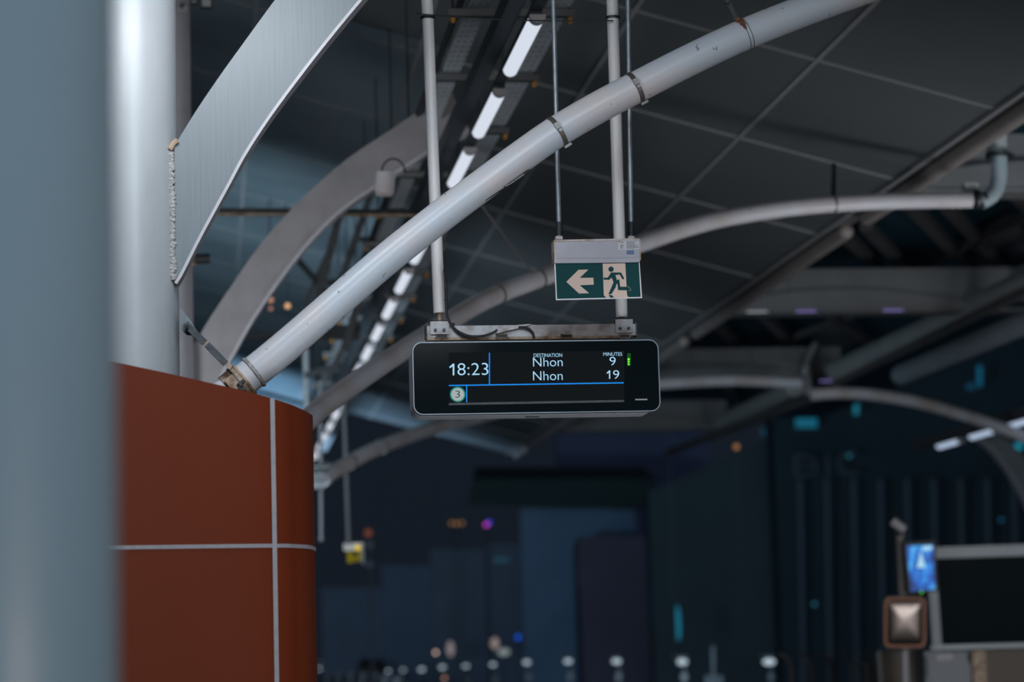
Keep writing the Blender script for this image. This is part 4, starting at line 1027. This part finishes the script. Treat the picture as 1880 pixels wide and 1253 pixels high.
MB().prism([Vector((a.x, a.y, 0)), Vector((b.x, b.y, 0)), b, a], (0, .25, 0)).build('block', 'bwall', t)
gbar((1612, 1196), (1620, 1300), .04, 'beam', 'corner_edge', t, .05, .35)
# post, camera, monitor, mirror
t = thing('equipment_post', tuple(G(1662, 1253, -.1)), 'grey brown post carrying the small camera and the blue monitor', 'post')
a = G(1652, 978, -.1); b = G(1664, 1253, -.1); MB().cyl(a, (b+(b-a)*.8), .042, 16).build('post_shaft', 'edge', t)
t = thing('security_camera', tuple(a), 'small white camera on top of the post at the right', 'camera')
MB().cyl(G(1638, 957, -.2), G(1660, 973, -.2), .048, 16).build('camera_body', 'lampgrey', t)
MB().cyl(G(1650, 972, -.15), G(1652, 982, -.12), .03, 12).build('swivel', 'dark', t)
mo = thing('platform_monitor', tuple(G(1690, 1090, -.3)), 'portrait monitor glowing blue, mounted on the post at the right', 'monitor')
MB().prism([G(1660, 997, -.3), G(1717, 993, -.3), G(1722, 1086, -.3), G(1667, 1090, -.3)], (0, .08, 0)).build('monitor_case', 'black', mo)
sm = bpy.data.materials.new('blue video picture'); sm.use_nodes = True; tt = sm.node_tree; bb = tt.nodes['Principled BSDF']
bb.inputs['Base Color'].default_value = (0, 0, 0, 1); bb.inputs['Emission Strength'].default_value = 1.0
tcn = tt.nodes.new('ShaderNodeTexCoord'); mpn = tt.nodes.new('ShaderNodeMapping'); mpn.inputs['Scale'].default_value = (9, 1, 4.5); nz = tt.nodes.new('ShaderNodeTexNoise'); nz.inputs['Scale'].default_value = 1.0; nz.inputs['Detail'].default_value = 2.5
cr = tt.nodes.new('ShaderNodeValToRGB'); e_ = cr.color_ramp.elements
e_[0].position = .36; e_[0].color = (.004, .03, .15, 1); e_[1].position = .72; e_[1].color = (.35, .75, .95, 1)
n1 = cr.color_ramp.elements.new(.50); n1.color = (.01, .12, .55, 1); n2 = cr.color_ramp.elements.new(.60); n2.color = (.03, .33, .80, 1)
tt.links.new(tcn.outputs['Object'], mpn.inputs[0]); tt.links.new(mpn.outputs[0], nz.inputs[0]); tt.links.new(nz.outputs[0], cr.inputs[0]); tt.links.new(cr.outputs[0], bb.inputs['Emission Color'])
scr = MB().prism([G(1664, 1003, -.302), G(1713, 1001, -.302), G(1717, 1083, -.302), G(1673, 1086, -.302)], (0, .001, 0)).build('screen', sm, mo)
M['skyw'] = emit('pale video highlight', (.45, .8, 1.0), .9)
MB().prism([G(1691, 1012, -.305), G(1699, 1043, -.305), G(1683, 1043, -.305)], (0, .001, 0)).build('video_highlight', 'skyw', scr)
MB().prism([G(1694, 1004, -.305), G(1712, 1003, -.305), G(1711, 1010, -.305), G(1692, 1012, -.305)], (0, .001, 0)).build('video_highlight', 'skyw', scr)
MB().ball(G(1692, 1088, -.31), .012, 6).build('status_led', 'ledg', mo)
mr = thing('convex_mirror', tuple(G(1662, 1192, -.35)), 'rounded rectangular convex mirror with orange rim on the post at bottom right', 'mirror')
def rr_px(x0, x1, y0_, y1_, rp_, n=6):
    return [(a, -b) for a, b in rrect(x0, x1, -y1_, -y0_, rp_, n)]
MB().prism([G(x, y, -.35) for x, y in rr_px(1622, 1701, 1096, 1191, 12)], (0, .05, 0)).build('mirror_back', 'black', mr)
M['mrim'] = mat('orange mirror rim', (.40, .14, .06), .5)
o_ = rr_px(1624, 1699, 1098, 1189, 11); i_ = rr_px(1628, 1695, 1102, 1185, 9)
mb = MB(); mb.grid([[G(x, y, -.352) for x, y in o_+o_[:1]], [G(x, y, -.36) for x, y in o_+o_[:1]], [G(x, y, -.36) for x, y in i_+i_[:1]], [G(x, y, -.35) for x, y in i_+i_[:1]]]); mb.build('rim', 'mrim', mr)
M['chrome'] = mat('mirror surface', (.12, .10, .09), .25, 1.0)
rows = []; 
for k in range(15):
    s = k/14; sc_ = math.cos(s*PI/2)*.999+.001; dd = -.354-.028*math.sin(s*PI/2)
    rows.append([G(1661.5+(x-1661.5)*sc_, 1143.5+(y-1143.5)*sc_, dd) for x, y in i_+i_[:1]])
MB().grid(rows).build('mirror_face', 'chrome', mr)
MB().cyl(G(1661, 1196, -.3), G(1664, 1330, -.3), .035, 12).build('mirror_post', 'lampgrey', mr)
# curved fence posts beyond the platform
for i in range(5):
    x = 1448+i*37
    q = spline([P(x-18, 1201, 30), P(x-4, 1208, 30), P(x+4, 1224, 30), P(x+6, 1262, 30), P(x+8, 1400, 30)], 5)
    tag(MB().tube(q, .03, 8).build('fence_post', 'rafter'), 'dark hooked fence post, '+ords[i]+' from the left beside the brown wall', 'fence post', 'hooked fence posts')
tag(MB().tube(spline([P(1563, 1262, 28), P(1563, 1230, 28), P(1570, 1222, 28), P(1612, 1218, 28)], 5), .02, 8).build('handrail', 'beam'), 'thin dark bent handrail just left of the brown wall', 'handrail')
tag(MB().cyl(P(1592, 1222, 28), P(1594, 1380, 28), .045, 12).build('bollard', 'beam'), 'short grey post under the bent handrail', 'post')

for o in bpy.data.objects:
    if '_w' in o: del o['_w']
